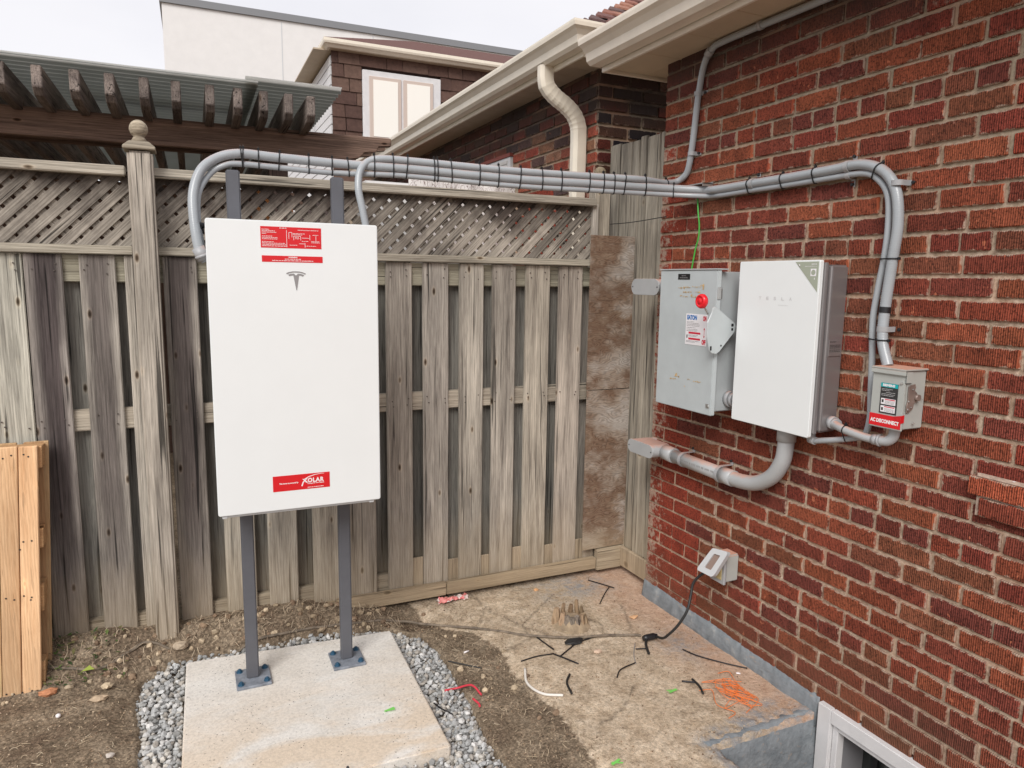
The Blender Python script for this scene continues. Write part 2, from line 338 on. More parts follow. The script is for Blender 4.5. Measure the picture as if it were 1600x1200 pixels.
# ------------------------------------------------------------------ geometry helpers
OFF = {}
def tag(o, label=None, cat=None, group=None, kind=None):
    if label: o['label'] = label
    if cat: o['category'] = cat
    if group: o['group'] = group
    if kind: o['kind'] = kind
    return o
def thing(name, label, cat, loc=(0, 0, 0), rotz=0.0, group=None, pivot=False):
    """Empty at the base of a thing. Part meshes are given in the turned frame (x, y, z turned by rotz)."""
    o = bpy.data.objects.new(name, None); COL.objects.link(o); o.empty_display_size = .1
    l = Vector(loc); R = Matrix.Rotation(rotz, 3, 'Z')
    o.location = l if pivot else R @ l; o.rotation_euler = (0, 0, rotz); OFF[o.name] = l
    return tag(o, label, cat, group)
class MB:
    def __init__(s): s.v = []; s.f = []; s.sm = []
    def add(s, vs, fs, smooth=False):
        b = len(s.v); s.v += [tuple(p) for p in vs]; s.f += [tuple(b+i for i in f) for f in fs]; s.sm += [smooth]*len(fs); return s
    def box(s, x0, x1, y0, y1, z0, z1, j=0.0):
        r = (lambda: random.uniform(-j, j)) if j else (lambda: 0)
        vs = [(x+r(), y+r(), z+r()) for z in (z0, z1) for x, y in ((x0, y0), (x1, y0), (x1, y1), (x0, y1))]
        return s.add(vs, [(0, 3, 2, 1), (4, 5, 6, 7), (0, 1, 5, 4), (1, 2, 6, 5), (2, 3, 7, 6), (3, 0, 4, 7)])
    def bar(s, a, b, wdt, h, upv=(0, 0, 1)):
        a, b = Vector(a), Vector(b); d = (b-a).normalized(); sd_ = d.cross(Vector(upv)).normalized(); u = sd_.cross(d)
        vs = [p + sd_*i*wdt/2 + u*k*h/2 for p in (a, b) for i, k in ((-1, -1), (1, -1), (1, 1), (-1, 1))]
        return s.add(vs, [(0, 1, 2, 3), (7, 6, 5, 4), (0, 4, 5, 1), (1, 5, 6, 2), (2, 6, 7, 3), (3, 7, 4, 0)])
    def prism(s, poly, fn, t):
        """poly of 2D points, fn(u,v,w)->3D, thickness t"""
        n = len(poly); vs = [fn(u, v, 0) for u, v in poly] + [fn(u, v, t) for u, v in poly]
        return s.add(vs, [tuple(range(n)), tuple(range(2*n-1, n-1, -1))] + [(i, i+n, (i+1) % n+n, (i+1) % n) for i in range(n)])
    def tube(s, pts, r, seg=12, cap=True, smooth=True):
        pts = [Vector(p) for p in pts]; n = len(pts); rs = r if isinstance(r, (list, tuple)) else [r]*n
        t = [(pts[min(i+1, n-1)]-pts[max(i-1, 0)]).normalized() for i in range(n)]
        u = t[0].orthogonal().normalized(); vs = []
        for i in range(n):
            u = (u - t[i]*u.dot(t[i])).normalized(); v = t[i].cross(u)
            for k in range(seg):
                a = 2*math.pi*k/seg; vs.append(pts[i] + (u*math.cos(a)+v*math.sin(a))*rs[i])
        fs = [(i*seg+k, i*seg+(k+1) % seg, (i+1)*seg+(k+1) % seg, (i+1)*seg+k) for i in range(n-1) for k in range(seg)]
        s.add(vs, fs, smooth)
        if cap:
            b = len(s.v)-len(vs); s.f += [tuple(b+k for k in range(seg-1, -1, -1)), tuple(b+(n-1)*seg+k for k in range(seg))]; s.sm += [False, False]
        return s
    def cyl(s, a, b, r, seg=16, r2=None, smooth=True): return s.tube([a, b], [r, r if r2 is None else r2], seg, True, smooth)
    def lathe(s, c, prof, seg=20, axis='Z'):
        vs = []
        for r, h in prof:
            for k in range(seg):
                a = 2*math.pi*k/seg; p = (r*math.cos(a), r*math.sin(a), h)
                if axis == 'X': p = (h, r*math.cos(a), r*math.sin(a))
                vs.append((c[0]+p[0], c[1]+p[1], c[2]+p[2]))
        n = len(prof)
        return s.add(vs, [(i*seg+k, i*seg+(k+1) % seg, (i+1)*seg+(k+1) % seg, (i+1)*seg+k) for i in range(n-1) for k in range(seg)]
                     + [tuple(range(seg-1, -1, -1)), tuple((n-1)*seg+k for k in range(seg))], True)
    def build(s, name, mat, parent=None, color=None, bevel=0, seg=1, root=None, up=None):
        me = bpy.data.meshes.new(name)
        p = root or parent
        while up is None and p is not None and p.name not in OFF: p = p.parent
        off = OFF[p.name] if p is not None else Vector((0, 0, 0))
        if p is None and s.v:
            a = np.array(s.v); off = Vector(((a[:, 0].min()+a[:, 0].max())/2, (a[:, 1].min()+a[:, 1].max())/2, a[:, 2].min()))
        me.from_pydata([Vector(v)-off for v in s.v], [], s.f)
        me.polygons.foreach_set('use_smooth', s.sm); me.materials.append(mat); me.update()
        bm = bmesh.new(); bm.from_mesh(me); bmesh.ops.recalc_face_normals(bm, faces=bm.faces)
        if bevel: bmesh.ops.bevel(bm, geom=[e for e in bm.edges if len(e.link_faces) == 2 and e.calc_face_angle(0) > .5], offset=bevel, segments=seg, affect='EDGES', clamp_overlap=True)
        bm.to_mesh(me); bm.free()
        o = bpy.data.objects.new(name, me); COL.objects.link(o)
        if name.endswith('print') or name in ('symbols', 'nail_heads', 'paint_drips', 'pipe_lettering'): o['kind'] = 'stuff'
        if parent is not None: o.parent = parent
        else: o.location = off
        if color: o.color = color
        return o
def spline(pts, step=.01):
    """Catmull-Rom through pts, resampled evenly"""
    P = [Vector(p) for p in pts]; P = [P[0]*2-P[1]] + P + [P[-1]*2-P[-2]]; out = []
    for i in range(1, len(P)-2):
        a, b, c, d = P[i-1:i+3]; k = max(4, int((c-b).length/step*1.5))
        for j in range(k):
            t = j/k; out.append(.5*((2*b)+(c-a)*t+(2*a-5*b+4*c-d)*t*t+(3*b-a-3*c+d)*t**3))
    out.append(P[-2]); res = [out[0]]; acc = 0
    for i in range(1, len(out)):
        seg = (out[i]-out[i-1]).length
        while acc+seg >= step:
            k = (step-acc)/seg; q = out[i-1].lerp(out[i], k); res.append(q); out[i-1] = q; seg = (out[i]-q).length; acc = 0
        acc += seg
    if (res[-1]-out[-1]).length > step*.3: res.append(out[-1])
    return res
def text_mesh(s, size, fn, spacing=1.0, bold=0.0, width=None, shear=0):
    """mesh of the word s laid out by fn(u, v) -> 3D; text starts at 0,0"""
    c = bpy.data.curves.new('t', 'FONT'); c.body = s; c.size = size; c.space_character = spacing; c.offset = bold; c.shear = shear
    c.resolution_u = 3
    o = bpy.data.objects.new('t', c); COL.objects.link(o)
    dg = bpy.context.evaluated_depsgraph_get(); me = bpy.data.meshes.new_from_object(o.evaluated_get(dg))
    vs = [v.co.copy() for v in me.vertices]; fs = [tuple(p.vertices) for p in me.polygons]
    bpy.data.objects.remove(o); bpy.data.curves.remove(c); bpy.data.meshes.remove(me)
    if not vs: return [], []
    x0 = min(v.x for v in vs); x1 = max(v.x for v in vs); k = (width/(x1-x0)) if width else 1
    return [fn((v.x-x0)*k, v.y) for v in vs], fs
ORD = ['first', 'second', 'third', 'fourth', 'fifth', 'sixth', 'seventh', 'eighth', 'ninth', 'tenth', 'eleventh', 'twelfth', 'thirteenth',
       'fourteenth', 'fifteenth', 'sixteenth', 'seventeenth', 'eighteenth', 'nineteenth', 'twentieth', 'twenty-first', 'twenty-second']
def smooth01(t): t = max(0.0, min(1.0, t)); return t*t*(3-2*t)
def fbm(x, y, z=0.0, o=4): return mnoise.fractal(Vector((x, y, z)), 1.0, 2.0, o)

# ------------------------------------------------------------------ the ground
def inpoly(x, y, P):
    c = False; n = len(P)
    for i in range(n):
        x1, y1 = P[i][:2]; x2, y2 = P[(i+1) % n][:2]
        if (y1 > y) != (y2 > y) and x < (x2-x1)*(y-y1)/(y2-y1)+x1: c = not c
    return c
def pdist(x, y, L, closed=False):
    best = 9
    for i in range(len(L)-(0 if closed else 1)):
        x1, y1 = L[i][:2]; x2, y2 = L[(i+1) % len(L)][:2]; dx, dy = x2-x1, y2-y1
        t = max(0, min(1, ((x-x1)*dx+(y-y1)*dy)/(dx*dx+dy*dy+1e-9))); best = min(best, math.hypot(x-x1-t*dx, y-y1-t*dy))
    return best
GRAVEL = [(-.245, 1.6), (-.237, 2.59), (-.223, 2.79), (-.250, 3.02), (-.237, 3.22), (-.12, 3.30), (.20, 3.30), (.606, 3.30), (.86, 3.27), (1.0, 3.13), (1.04, 2.96), (1.035, 2.73), (1.03, 2.54), (.995, 2.30), (1.0, 2.08), (1.04, 1.6)]
PAD = [(-.046, 3.243), (.852, 3.171), (.823, 2.242), (-.076, 2.27)]
SLABEDGE = [(1.02, 3.45), (1.05, 3.30), (1.12, 3.14), (1.228, 3.07), (1.283, 2.846), (1.257, 2.647), (1.286, 2.397), (1.291, 2.144), (1.274, 1.955), (1.24, 1.5)]
CRACKS = [[(1.36, 3.42), (1.40, 3.17), (1.47, 2.99), (1.46, 2.86), (1.30, 2.80)], [(1.47, 2.99), (1.60, 3.10), (1.78, 3.24)], [(1.38, 3.25), (1.30, 3.12), (1.24, 3.08)],
          [(1.675, 2.32), (1.547, 2.202), (1.408, 2.149)], [(1.78, 2.98), (1.84, 2.86), (1.80, 2.74)], [(2.05, 2.98), (1.98, 2.80), (1.93, 2.72)], [(1.47, 2.99), (1.53, 2.88), (1.58, 2.80)]]
WELL = (1.73, 1.865)       # the window well starts right of x and in front of y
def slabmask(x, y):
    # 1 on the old slab, 0 on earth
    ex = 1.26
    for i in range(len(SLABEDGE)-1):
        (x1, y1), (x2, y2) = SLABEDGE[i], SLABEDGE[i+1]
        if y2 <= y <= y1: ex = x1+(x2-x1)*(y1-y)/(y1-y2+1e-9)
    return max(0, min(1, .5+(x-ex)/.07))
def h_base(x, y):
    mm = .145 if x < .40 else (.145-.12*smooth01((x-.40)/.65)) if x < 1.05 else .025-.025*smooth01((x-1.05)/.4)
    h = mm*smooth01((y-3.2)/.22)
    h += .02*smooth01((-.24-x)/.1)
    if x > .9: h += .018*smooth01((x-1.2)/.15) + .006
    h -= .05*math.exp(-((x-1.02)**2/.006+(y-3.27)**2/.004))*1.0
    return h
def h_ground(x, y):
    s = slabmask(x, y); h = h_base(x, y)
    n = fbm(x*3, y*3)*.012 + fbm(x*14, y*14, 3)*.006
    h += n*(1-.8*s)
    ing = inpoly(x, y, GRAVEL) and pdist(x, y, GRAVEL, True) > .015
    if ing: h = -.026
    if x > WELL[0] and y < WELL[1]: h = -.55
    elif x > 1.62 and y < 1.93: h += fbm(x*20, y*20)*.01
    return h
def make_ground():
    xs = np.concatenate([[-60, -12, -5, -3, -2.2], np.arange(-1.7, 2.25, .0105), [2.25, 2.32, 2.6, 3.2, 6, 60]])
    ys = np.concatenate([[-60, -8, -1.0, .4, .8], np.arange(1.1, 3.50, .0105), [3.5, 3.8, 5, 8, 14, 60, 200]])
    nx, ny = len(xs), len(ys); V = np.zeros((nx*ny, 3)); C4 = np.zeros((nx*ny, 4), dtype=np.float32)
    for j, y in enumerate(ys):
        for i, x in enumerate(xs):
            k = j*nx+i; x = float(x); y = float(y)
            inside = -1.7 <= x <= 2.33 and 1.0 <= y <= 3.6
            z = h_ground(x, y) if inside else (h_base(x, min(y, 3.4)) if y < 3.6 and x < 2.3 else 0.0)
            if not inside and x > WELL[0] and .4 <= y < WELL[1] and x < 2.3: z = -.55
            V[k] = (x, y, z); s = slabmask(x, y) if y < 3.46 else 0; cr_ = 0; st = 0
            if inside and s > .3:
                d = min(pdist(x+fbm(x*25, y*25)*.012, y+fbm(x*25, y*25, 7)*.012, L) for L in CRACKS); cr_ = max(0, 1-d/.009)
                st = math.exp(-((x-1.93)**2/.05+(y-3.28)**2/.02)) + .8*math.exp(-((x-2.10)**2/.02+(y-2.52)**2/.02)) + (1.6*smooth01((x-1.62)/.14)*smooth01((1.99+.5*(x-1.75)*.3-y)/.09) if y < 2.1 else 0)
            C4[k] = (s, cr_, min(1, st), 1)
    F = [(j*nx+i, j*nx+i+1, (j+1)*nx+i+1, (j+1)*nx+i) for j in range(ny-1) for i in range(nx-1)]
    me = bpy.data.meshes.new('ground'); me.from_pydata(V.tolist(), [], F); me.materials.append(M['ground'])
    ca = me.color_attributes.new('soil', 'FLOAT_COLOR', 'POINT'); ca.data.foreach_set('color', C4.ravel())
    me.polygons.foreach_set('use_smooth', [True]*len(F)); me.update()
    o = bpy.data.objects.new('ground', me); COL.objects.link(o); tag(o, kind='structure')
make_ground()

# painted concrete lip and wall of the window well
mb = MB(); n = 26; vs = []; fs = []
for i in range(n+1):
    x = 1.70+.55*i/n; jt = fbm(x*12, 1)*.012
    for (y, z) in ((1.93+jt, .016), (1.885, .030+jt*.3), (1.868, .012), (1.856+jt*.4, -.06), (1.852, -.16+jt), (1.852, -.56), (1.94, -.56)):
        vs.append((x, y, z))
for i in range(n):
    for k in range(7): fs.append((i*7+k, (i+1)*7+k, (i+1)*7+(k+1) % 7, i*7+(k+1) % 7))
fs += [tuple(range(6, -1, -1)), tuple(n*7+k for k in range(7))]
mb.add(vs, fs, True); tag(mb.build('concrete_lip', M['parge']), kind='structure')

# ------------------------------------------------------------------ own brick house
house = thing('brick_house', 'nearest red brick house, its ribbed brick wall filling the right side of the photo', 'house', (2.25, 1.2, 0))
WY0, WY1 = 1.06, 1.85         # basement window opening
mb = MB(); mb.box(2.2535, 3.6, -1.4, 3.046, .10, 2.86); mb.box(2.2535, 3.6, WY1+.0, 3.046, -.5, .10); mb.box(2.2535, 3.6, -1.4, WY0, -.6, .10); mb.box(2.50, 3.6, WY0, WY1, -.6, .10)
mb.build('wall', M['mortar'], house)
REDS = [(.255, .062, .036), (.235, .056, .035), (.275, .072, .038), (.215, .054, .037), (.30, .086, .043), (.220, .072, .042), (.240, .052, .035), (.18, .047, .035), (.245, .085, .046), (.27, .062, .035), (.285, .078, .040), (.225, .056, .036)]
def brick_mesh(ly, lz, depth, seed):
    random.seed(seed); b = MB(); b.box(-.005, depth, -ly/2, ly/2, -lz/2, lz/2, .0012)
    me = bpy.data.meshes.new('brick'); me.from_pydata(b.v, [], b.f); bm = bmesh.new(); bm.from_mesh(me)
    bmesh.ops.bevel(bm, geom=bm.edges[:], offset=.0032, segments=1, affect='EDGES'); bmesh.ops.recalc_face_normals(bm, faces=bm.faces)
    bm.to_mesh(me); bm.free(); me.materials.append(M['brick']); return me
CH = .0703; LS = .2115; JT = .0122
STR = [brick_mesh(LS-JT, CH-JT, .05, s) for s in range(5)]; HDR = [brick_mesh(.1045-JT, CH-JT, .05, 20+s) for s in range(4)]; CLO = brick_mesh(.062-JT, CH-JT, .05, 60)
random.seed(11)
slots = []
k = -3; z0 = 1.8245
kk = int((z0+.02)/CH)+1
for row in range(-kk-1, 15):
    z = z0 + CH*(row+.5); header = (row % 7 == 0)
    if z > 2.83: break
    y = 3.05; seq = []
    if header: y -= .0; L = .1045
    if header:
        while y > -.8: seq.append((y-L/2, L, HDR)); y -= L
    else:
        if row % 2: seq.append((y-.1045/2, .1045, HDR)); y -= .1045
        while y > -.8:
            seq.append((y-LS/2, LS, STR)); y -= LS
    for yc, L, ms in seq:
        if z < .065 and yc-L/2 < WY1+.005 and yc+L/2 > WY0-.005:
            continue
        if z < .09 and yc > WY1: continue
        slots.append((yc+random.uniform(-.003, .003), z+random.uniform(-.0015, .0015), L, ms))
def cam_uv(p):
    q = Vector(p)-CAM; d = q.dot(fw); return (800+1112.3*q.dot(rt)/d, 600-1112.3*q.dot(up)/d, d) if d > .1 else (9999, 9999, 9)
def place_bricks(parent, slots, xface, off, limit=300, hide=None, colors=REDS, kindx=True):
    vis = []; rest = []
    for s_ in slots:
        u, v, d = cam_uv((xface, s_[0], s_[1])) if kindx else cam_uv((s_[0], xface, s_[1]))
        vis.append((0 if (-30 < u < 1640 and -20 < v < 1225 and not (hide and hide(u, v))) else 1, d, s_))
    vis.sort(key=lambda t: (t[0], t[1]))
    for i, (bad, d, (a, z, L, ms)) in enumerate(vis):
        me = random.choice(ms); c = random.choice(colors); f = random.uniform(.86, 1.14); c = (min(c[0]*f, 1), c[1]*f, c[2]*f, 1)
        prj = random.uniform(-.0015, .0015)
        if kindx: mat = Matrix.Translation((xface+prj-off[0], a-off[1], z-off[2])) @ Matrix.Rotation(random.uniform(-.006, .006), 4, 'X')
        else: mat = Matrix.Translation((a-off[0], xface+prj-off[1], z-off[2])) @ Matrix.Rotation(D2R(90), 4, 'Z')
        if i < limit and not bad:
            o = bpy.data.objects.new('brick', me); COL.objects.link(o); o.parent = parent; o.matrix_local = mat; o.color = c
        else: rest.append((mat, me))
    if rest:
        b = MB()
        for mat, me in rest: b.add([mat @ v.co for v in me.vertices], [tuple(p.vertices) for p in me.polygons])
        o = b.build('bricks', M['brick'], parent, up=1) if False else None
        me = bpy.data.meshes.new('distant_bricks'); me.from_pydata(b.v, [], b.f); me.materials.append(M['brick'])
        o = bpy.data.objects.new('distant_bricks', me); COL.objects.link(o); o.parent = parent; o.color = (.31, .058, .034, 1); o['kind'] = 'stuff'
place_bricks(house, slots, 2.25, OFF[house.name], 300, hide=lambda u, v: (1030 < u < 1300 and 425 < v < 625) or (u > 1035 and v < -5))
# corbelled bricks at the right edge of the picture
for (yc, z, L) in [(1.262-.2115*k, 1.108, LS) for k in range(4)]+[(1.255-.2115*k, 1.045, LS) for k in range(4)]:
    o = bpy.data.objects.new('brick', STR[1]); COL.objects.link(o); o.parent = house; o.location = Vector((2.230, yc-.03+(.03 if z > 1.1 else 0), z))-OFF[house.name]; o.color = (.42, .10, .05, 1) if z > 1.1 else (.25, .06, .036, 1)
mb = MB(); mb.box(2.236, 2.253, .49, 1.338, 1.014, 1.139); mb.box(2.233, 2.253, .49, 1.340, 1.1385, 1.148, .001); mb.build('corbel_mortar', simple('pale_pink_mortar', (.52, .40, .32), .9, 50, .3, bs=.5), house)
mb = MB()
for i in range(9): a = random.uniform(.9, 1.235); mb.lathe((2.236+random.uniform(0, .008), a, 1.1465), [(.001, 0), (random.uniform(.003, .008), .001), (.002, .0025)], 7)
mb.build('paint_drips', M['wprint'], house)
# parging strip along the foot
mb = MB(); n = 150; vs = []; fs = []
for i in range(n+1):
    y = 3.052-(3.052-1.86)*i/n; t = .118-.024*i/n+fbm(y*5, 2)*.006+fbm(y*60, 4)*.0035; b_ = -.03
    pr = [(2.262, b_), (2.224+fbm(y*7, 5)*.008, b_), (2.228+fbm(y*10, 8)*.007, t*.35), (2.236+fbm(y*13, 3)*.005, t*.7), (2.2435, t-.004), (2.262, t)]
    vs += [(x, y, z) for x, z in pr]
for i in range(n):
    for k in range(6): fs.append((i*6+k, (i+1)*6+k, (i+1)*6+(k+1) % 6, i*6+(k+1) % 6))
fs += [tuple(range(5, -1, -1)), tuple(n*6+k for k in range(6))]
mb.add(vs, fs, True).build('parging', M['parge'], house)
# rough mortar patch beside the window
mb = MB(); vs = []; fs = []
for i in range(9):
    for j in range(5): vs.append((2.243-.006*abs(fbm(i*.7, j*.9)), 1.905-.055*j/4+fbm(i*.5, j)*.006, .075-.30*i/8))
for i in range(8):
    for j in range(4): fs.append((i*5+j, i*5+j+1, (i+1)*5+j+1, (i+1)*5+j))
mb.add(vs, fs, True).build('mortar_patch', M['mortar'], house)
# basement window
win = MB(); win.box(2.222, 2.262, 1.785, 1.848, -.6, .088); win.box(2.222, 2.262, WY0, 1.785, .030, .0878)
wo = win.build('window', M['winwhite'], house, bevel=.004, seg=2)
b = MB(); b.box(2.236, 2.275, 1.758, 1.783, -.6, .028); b.box(2.236, 2.275, WY0, 1.758, .006, .0278); b.build('inner_frame', M['winwhite'], wo, bevel=.003, seg=2)
b = MB(); b.box(2.275, 2.42, 1.764, 1.80, -.6, .03); b.box(2.275, 2.42, WY0, 1.764, .010, .03); b.build('jamb', M['jamb'], wo)
b = MB(); b.box(2.40, 2.415, WY0, 1.764, -.6, .010); b.build('pane', M['pane_dark'], wo)
b = MB(); b.box(2.385, 2.4, 1.69, 1.715, -.6, .008); b.build('sash_bar', M['black'], wo)
# soffit panels, fascia lip, gutter
yy = 3.24; i = 0
while yy > -1.2:
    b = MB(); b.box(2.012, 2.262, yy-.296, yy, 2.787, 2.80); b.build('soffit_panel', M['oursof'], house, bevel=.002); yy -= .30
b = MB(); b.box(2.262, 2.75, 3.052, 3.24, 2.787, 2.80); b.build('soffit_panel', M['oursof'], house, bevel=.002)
b = MB(); b.box(1.990, 2.008, -1.4, 3.245, 2.765, 2.95); b.box(2.0085, 2.75, 3.243, 3.258, 2.770, 2.95); b.build('fascia', M['ourgut'], house, bevel=.003)
def gutter_prof(x_back, ztop, wdt, hgt):
    return [(x_back, ztop), (x_back, ztop-hgt), (x_back-wdt*.45, ztop-hgt), (x_back-wdt*.60, ztop-hgt*.86), (x_back-wdt*.66, ztop-hgt*.55), (x_back-wdt*.82, ztop-hgt*.36), (x_back-wdt*.97, ztop-hgt*.26), (x_back-wdt, ztop-hgt*.10), (x_back-wdt, ztop), (x_back-wdt+.012, ztop), (x_back-wdt+.012, ztop-.02), (x_back-.01, ztop-.02)]
b = MB(); b.prism(gutter_prof(1.985, 2.905, .135, .115), lambda u, v, t: (u, 3.25-t, v), 4.6); g_ = b.build('gutter', M['ourgut'], house)
b = MB(); b.add([(1.97, 3.25, 2.875), (1.97, -1.4, 2.875), (3.9, -1.4, 3.7), (3.9, 3.25, 3.7), (1.97, 3.25, 2.89), (1.97, -1.4, 2.89), (3.9, -1.4, 3.715), (3.9, 3.3, 3.715)], [(0, 1, 2, 3), (7, 6, 5, 4), (0, 4, 5, 1), (1, 5, 6, 2), (2, 6, 7, 3), (3, 7, 4, 0)]); b.build('roof', M['roofshin'], house, color=(.2, .1, .08, 1))

# ------------------------------------------------------------------ the fence
FR = D2R(-.74)
fence = thing('wooden_fence', 'long weathered board fence with a diagonal lattice top behind the battery cabinet', 'fence', (.7, 3.45, 0), FR)
LIGHT = (1.0, 1.0, 1.0)
def col(r, g_, b_, a=1.0): return (r, g_, b_, a)
front = [(-1.70, -1.56, .9, .95, .95, .6), (-1.50, -1.365, .8, .82, .85, .5), (-1.30, -1.165, .9, .9, .9, .6), (-1.11, -.975, .85, .85, .85, .5), (-.925, -.79, .8, .8, .8, .4), (-.745, -.61, 1.0, 1.05, 1.02, 1),
         (-.605, -.472, .72, .71, .73, .05), (-.412, -.280, .80, .80, .80, .25), (-.100, .033, .78, .77, .77, .1),
         (.098, .23, .95, .95, .9, .8), (.290, .425, .95, .95, .92, .9), (.497, .63, .96, .95, .9, .9), (.681, .812, .95, .93, .9, .9), (.875, 1.006, .98, .97, .95, .85),
         (1.064, 1.199, 1.10, 1.10, 1.10, 1), (1.258, 1.390, 1.10, 1.10, 1.07, 1), (1.4395, 1.573, 1.0, .99, .97, 1), (1.633, 1.774, 1.08, 1.06, 1.0, 1), (1.831, 1.976, 1.02, .98, .95, 1)]
for i, (x0, x1, r, g_, b_, a) in enumerate(front):
    mb = MB(); nseg = 1; zt = 1.803; zb = .10 if x0 > .8 else .02
    mb.box(x0, x1, 3.45+random.uniform(-.002, .003), 3.4695, zb, zt, .0015)
    mb.build('board', M['wood_z'], fence, color=col(r, g_, b_, a), bevel=.0035, seg=2)
for i, (x0, x1, *_r) in enumerate(front[:-1]):
    nx0 = front[i+1][0]; c_ = (x1+nx0)/2
    if -.28 < c_ < -.12: c_ = -.245
    mb = MB(); mb.box(c_-.062, c_+.062, 3.512, 3.528, .0, 1.79, .0015); t = random.uniform(.38, .62) if c_ > -.3 else random.uniform(.6, .8)
    mb.build('board', M['wood_z'], fence, color=col(t, t*1.05, t*1.06, .9), bevel=.003, seg=1)
mb = MB(); mb.box(1.985, 2.09, 3.512, 3.528, .0, 1.79); mb.build('board', M['wood_z'], fence, color=col(.7, .7, .7, 1), bevel=.003)
mb = MB(); mb.box(-.246, -.205, 3.448, 3.465, .02, 1.803); mb.build('board', M['wood_z'], fence, color=col(1.0, 1.0, .98, 1), bevel=.003)
for nm, x0, x1 in (('l', -1.75, -.2), ('r', -.12, 2.06)):
    for (z0_, z1_, y0, y1, c) in ((1.69, 1.802, 3.470, 3.512, (.80, .82, .74)), (1.058, 1.150, 3.470, 3.512, (1.0, .97, .92)), (.10, .20, 3.470, 3.512, (.75, .72, .66))):
        mb = MB(); mb.box(x0, x1, y0, y1, z0_, z1_, .001); mb.build('rail', M['wood_x'], fence, color=col(*c), bevel=.004, seg=2)
    mb = MB(); mb.box(x0, x1-.02, 3.428, 3.512, 2.128, 2.168, .001); mb.build('top_rail', M['wood_x'], fence, color=col(1.05, 1.05, 1.02), bevel=.004, seg=2)
    mb = MB(); mb.box(x0, x1-.01, 3.430, 3.449, 1.806, 1.842, .0006); mb.build('lattice_rail', M['wood_x'], fence, color=col(1.05, 1.05, 1.0), bevel=.003, seg=2)
    mb = MB(); mb.box(x0, x1-.01, 3.498, 3.514, 1.804, 1.842, .0006); mb.build('lattice_rail', M['wood_x'], fence, color=col(.9, .9, .9), bevel=.003, seg=1)
mb = MB(); mb.box(2.03, 2.065, 3.449, 3.512, 1.69, 2.14); mb.build('lattice_edge', M['wood_z'], fence, color=col(.95, .95, .95), bevel=.003)
# nail heads, two to a board at each rail
random.seed(44); b = MB()
for (x0, x1, *_q) in front:
    for z in (1.765, 1.735, 1.12, 1.09):
        for x in (x0+.025, x1-.025):
            if random.random() < .85:
                xx, zz_ = x+random.uniform(-.008, .008), z+random.uniform(-.01, .01); b.cyl((xx, 3.4505, zz_), (xx, 3.4468, zz_), .0032, 6)
tag(b.build('board_nails', simple('rusty_nail', (.09, .07, .06), .7), fence), kind='stuff')
# lattice slats: two layers of 38 mm laths, each cut to the frame
def clip(poly, ax, lim, keep):
    out_ = []
    for i in range(len(poly)):
        a, b = poly[i], poly[(i+1) % len(poly)]; ia = keep(a[ax]); ib = keep(b[ax])
        if ia: out_.append(a)
        if ia != ib:
            t = (lim-a[ax])/(b[ax]-a[ax]); out_.append((a[0]+(b[0]-a[0])*t, a[1]+(b[1]-a[1])*t))
    return out_
def lattice(X0, X1):
    Z0, Z1 = 1.825, 2.150; pitch = .0755; hw = .0272
    for layer, sgn in ((0, 1), (1, -1)):
        c = X0-.5
        while c < X1+.5:
            xb, xt = (c, c+(Z1-Z0)) if sgn > 0 else (c+(Z1-Z0), c)
            P = [(xb-hw, Z0), (xb+hw, Z0), (xt+hw, Z1), (xt-hw, Z1)]
            P = clip(P, 0, X0, lambda q: q >= X0) if P else P
            if P: P = clip(P, 0, X1, lambda q: q <= X1)
            if len(P) >= 3 and max(p[0] for p in P)-min(p[0] for p in P) > .02:
                cx = sum(p[0] for p in P)/len(P); cz = sum(p[1] for p in P)/len(P); y0 = 3.470 if layer == 0 else 3.4785
                yj = random.uniform(-.0012, .0012); ang = D2R(45)*sgn
                Rm = Matrix.Rotation(ang, 3, 'Y'); Ri = Rm.inverted()
                # local Z runs along the lath so the grain follows it
                vs = [Ri @ Vector((u-cx, t_+yj, v-cz)) for t_ in (0, .0075) for u, v in P]; n_ = len(P)
                me = bpy.data.meshes.new('slat'); me.from_pydata(vs, [], [tuple(range(n_)), tuple(range(2*n_-1, n_-1, -1))]+[(i, i+n_, (i+1) % n_+n_, (i+1) % n_) for i in range(n_)])
                bm = bmesh.new(); bm.from_mesh(me); bmesh.ops.recalc_face_normals(bm, faces=bm.faces); bm.to_mesh(me); bm.free()
                me.materials.append(M['lattice']); o = bpy.data.objects.new('slat', me); COL.objects.link(o); o.parent = fence
                o.matrix_local = Matrix.Translation(Vector((cx, y0, cz))-OFF[fence.name]) @ Rm.to_4x4()
                t = random.uniform(.78, 1.12); o.color = (t, t, t, 1)
            c += pitch + random.uniform(-.002, .002)
lattice(-1.72, -.205); lattice(-.115, 2.035)
# posts
def fence_post(x0, x1, tone_, ztop):
    mb = MB(); cx = (x0+x1)/2; lean = -.003
    mb.box(x0, x1, 3.405, 3.4475, .0, ztop); p = mb.build('post', M['wood_z'], fence, color=col(*tone_, 1), bevel=.008, seg=2)
    return p
mb = MB(); mb.box(-.207, -.113, 3.352, 3.4465, .0, 2.222, .002); pst = mb.build('post', M['wood_z'], fence, color=col(1.02, 1.0, .97, 1), bevel=.009, seg=2)
mb = MB(); c_ = (-.160, 3.40, 0)
for (x, y, z) in (c_,):
    P = [(.060, 2.226), (.060, 2.238), (.036, 2.262)]
    vs = []
    for hw, z_ in P: vs += [(x-hw, y-hw, z_), (x+hw, y-hw, z_), (x+hw, y+hw, z_), (x-hw, y+hw, z_)]
    fs = [(0, 3, 2, 1)]+[(i*4+k, i*4+(k+1) % 4, (i+1)*4+(k+1) % 4, (i+1)*4+k) for i in range(2) for k in range(4)]+[(8, 9, 10, 11)]
    mb.add(vs, fs)
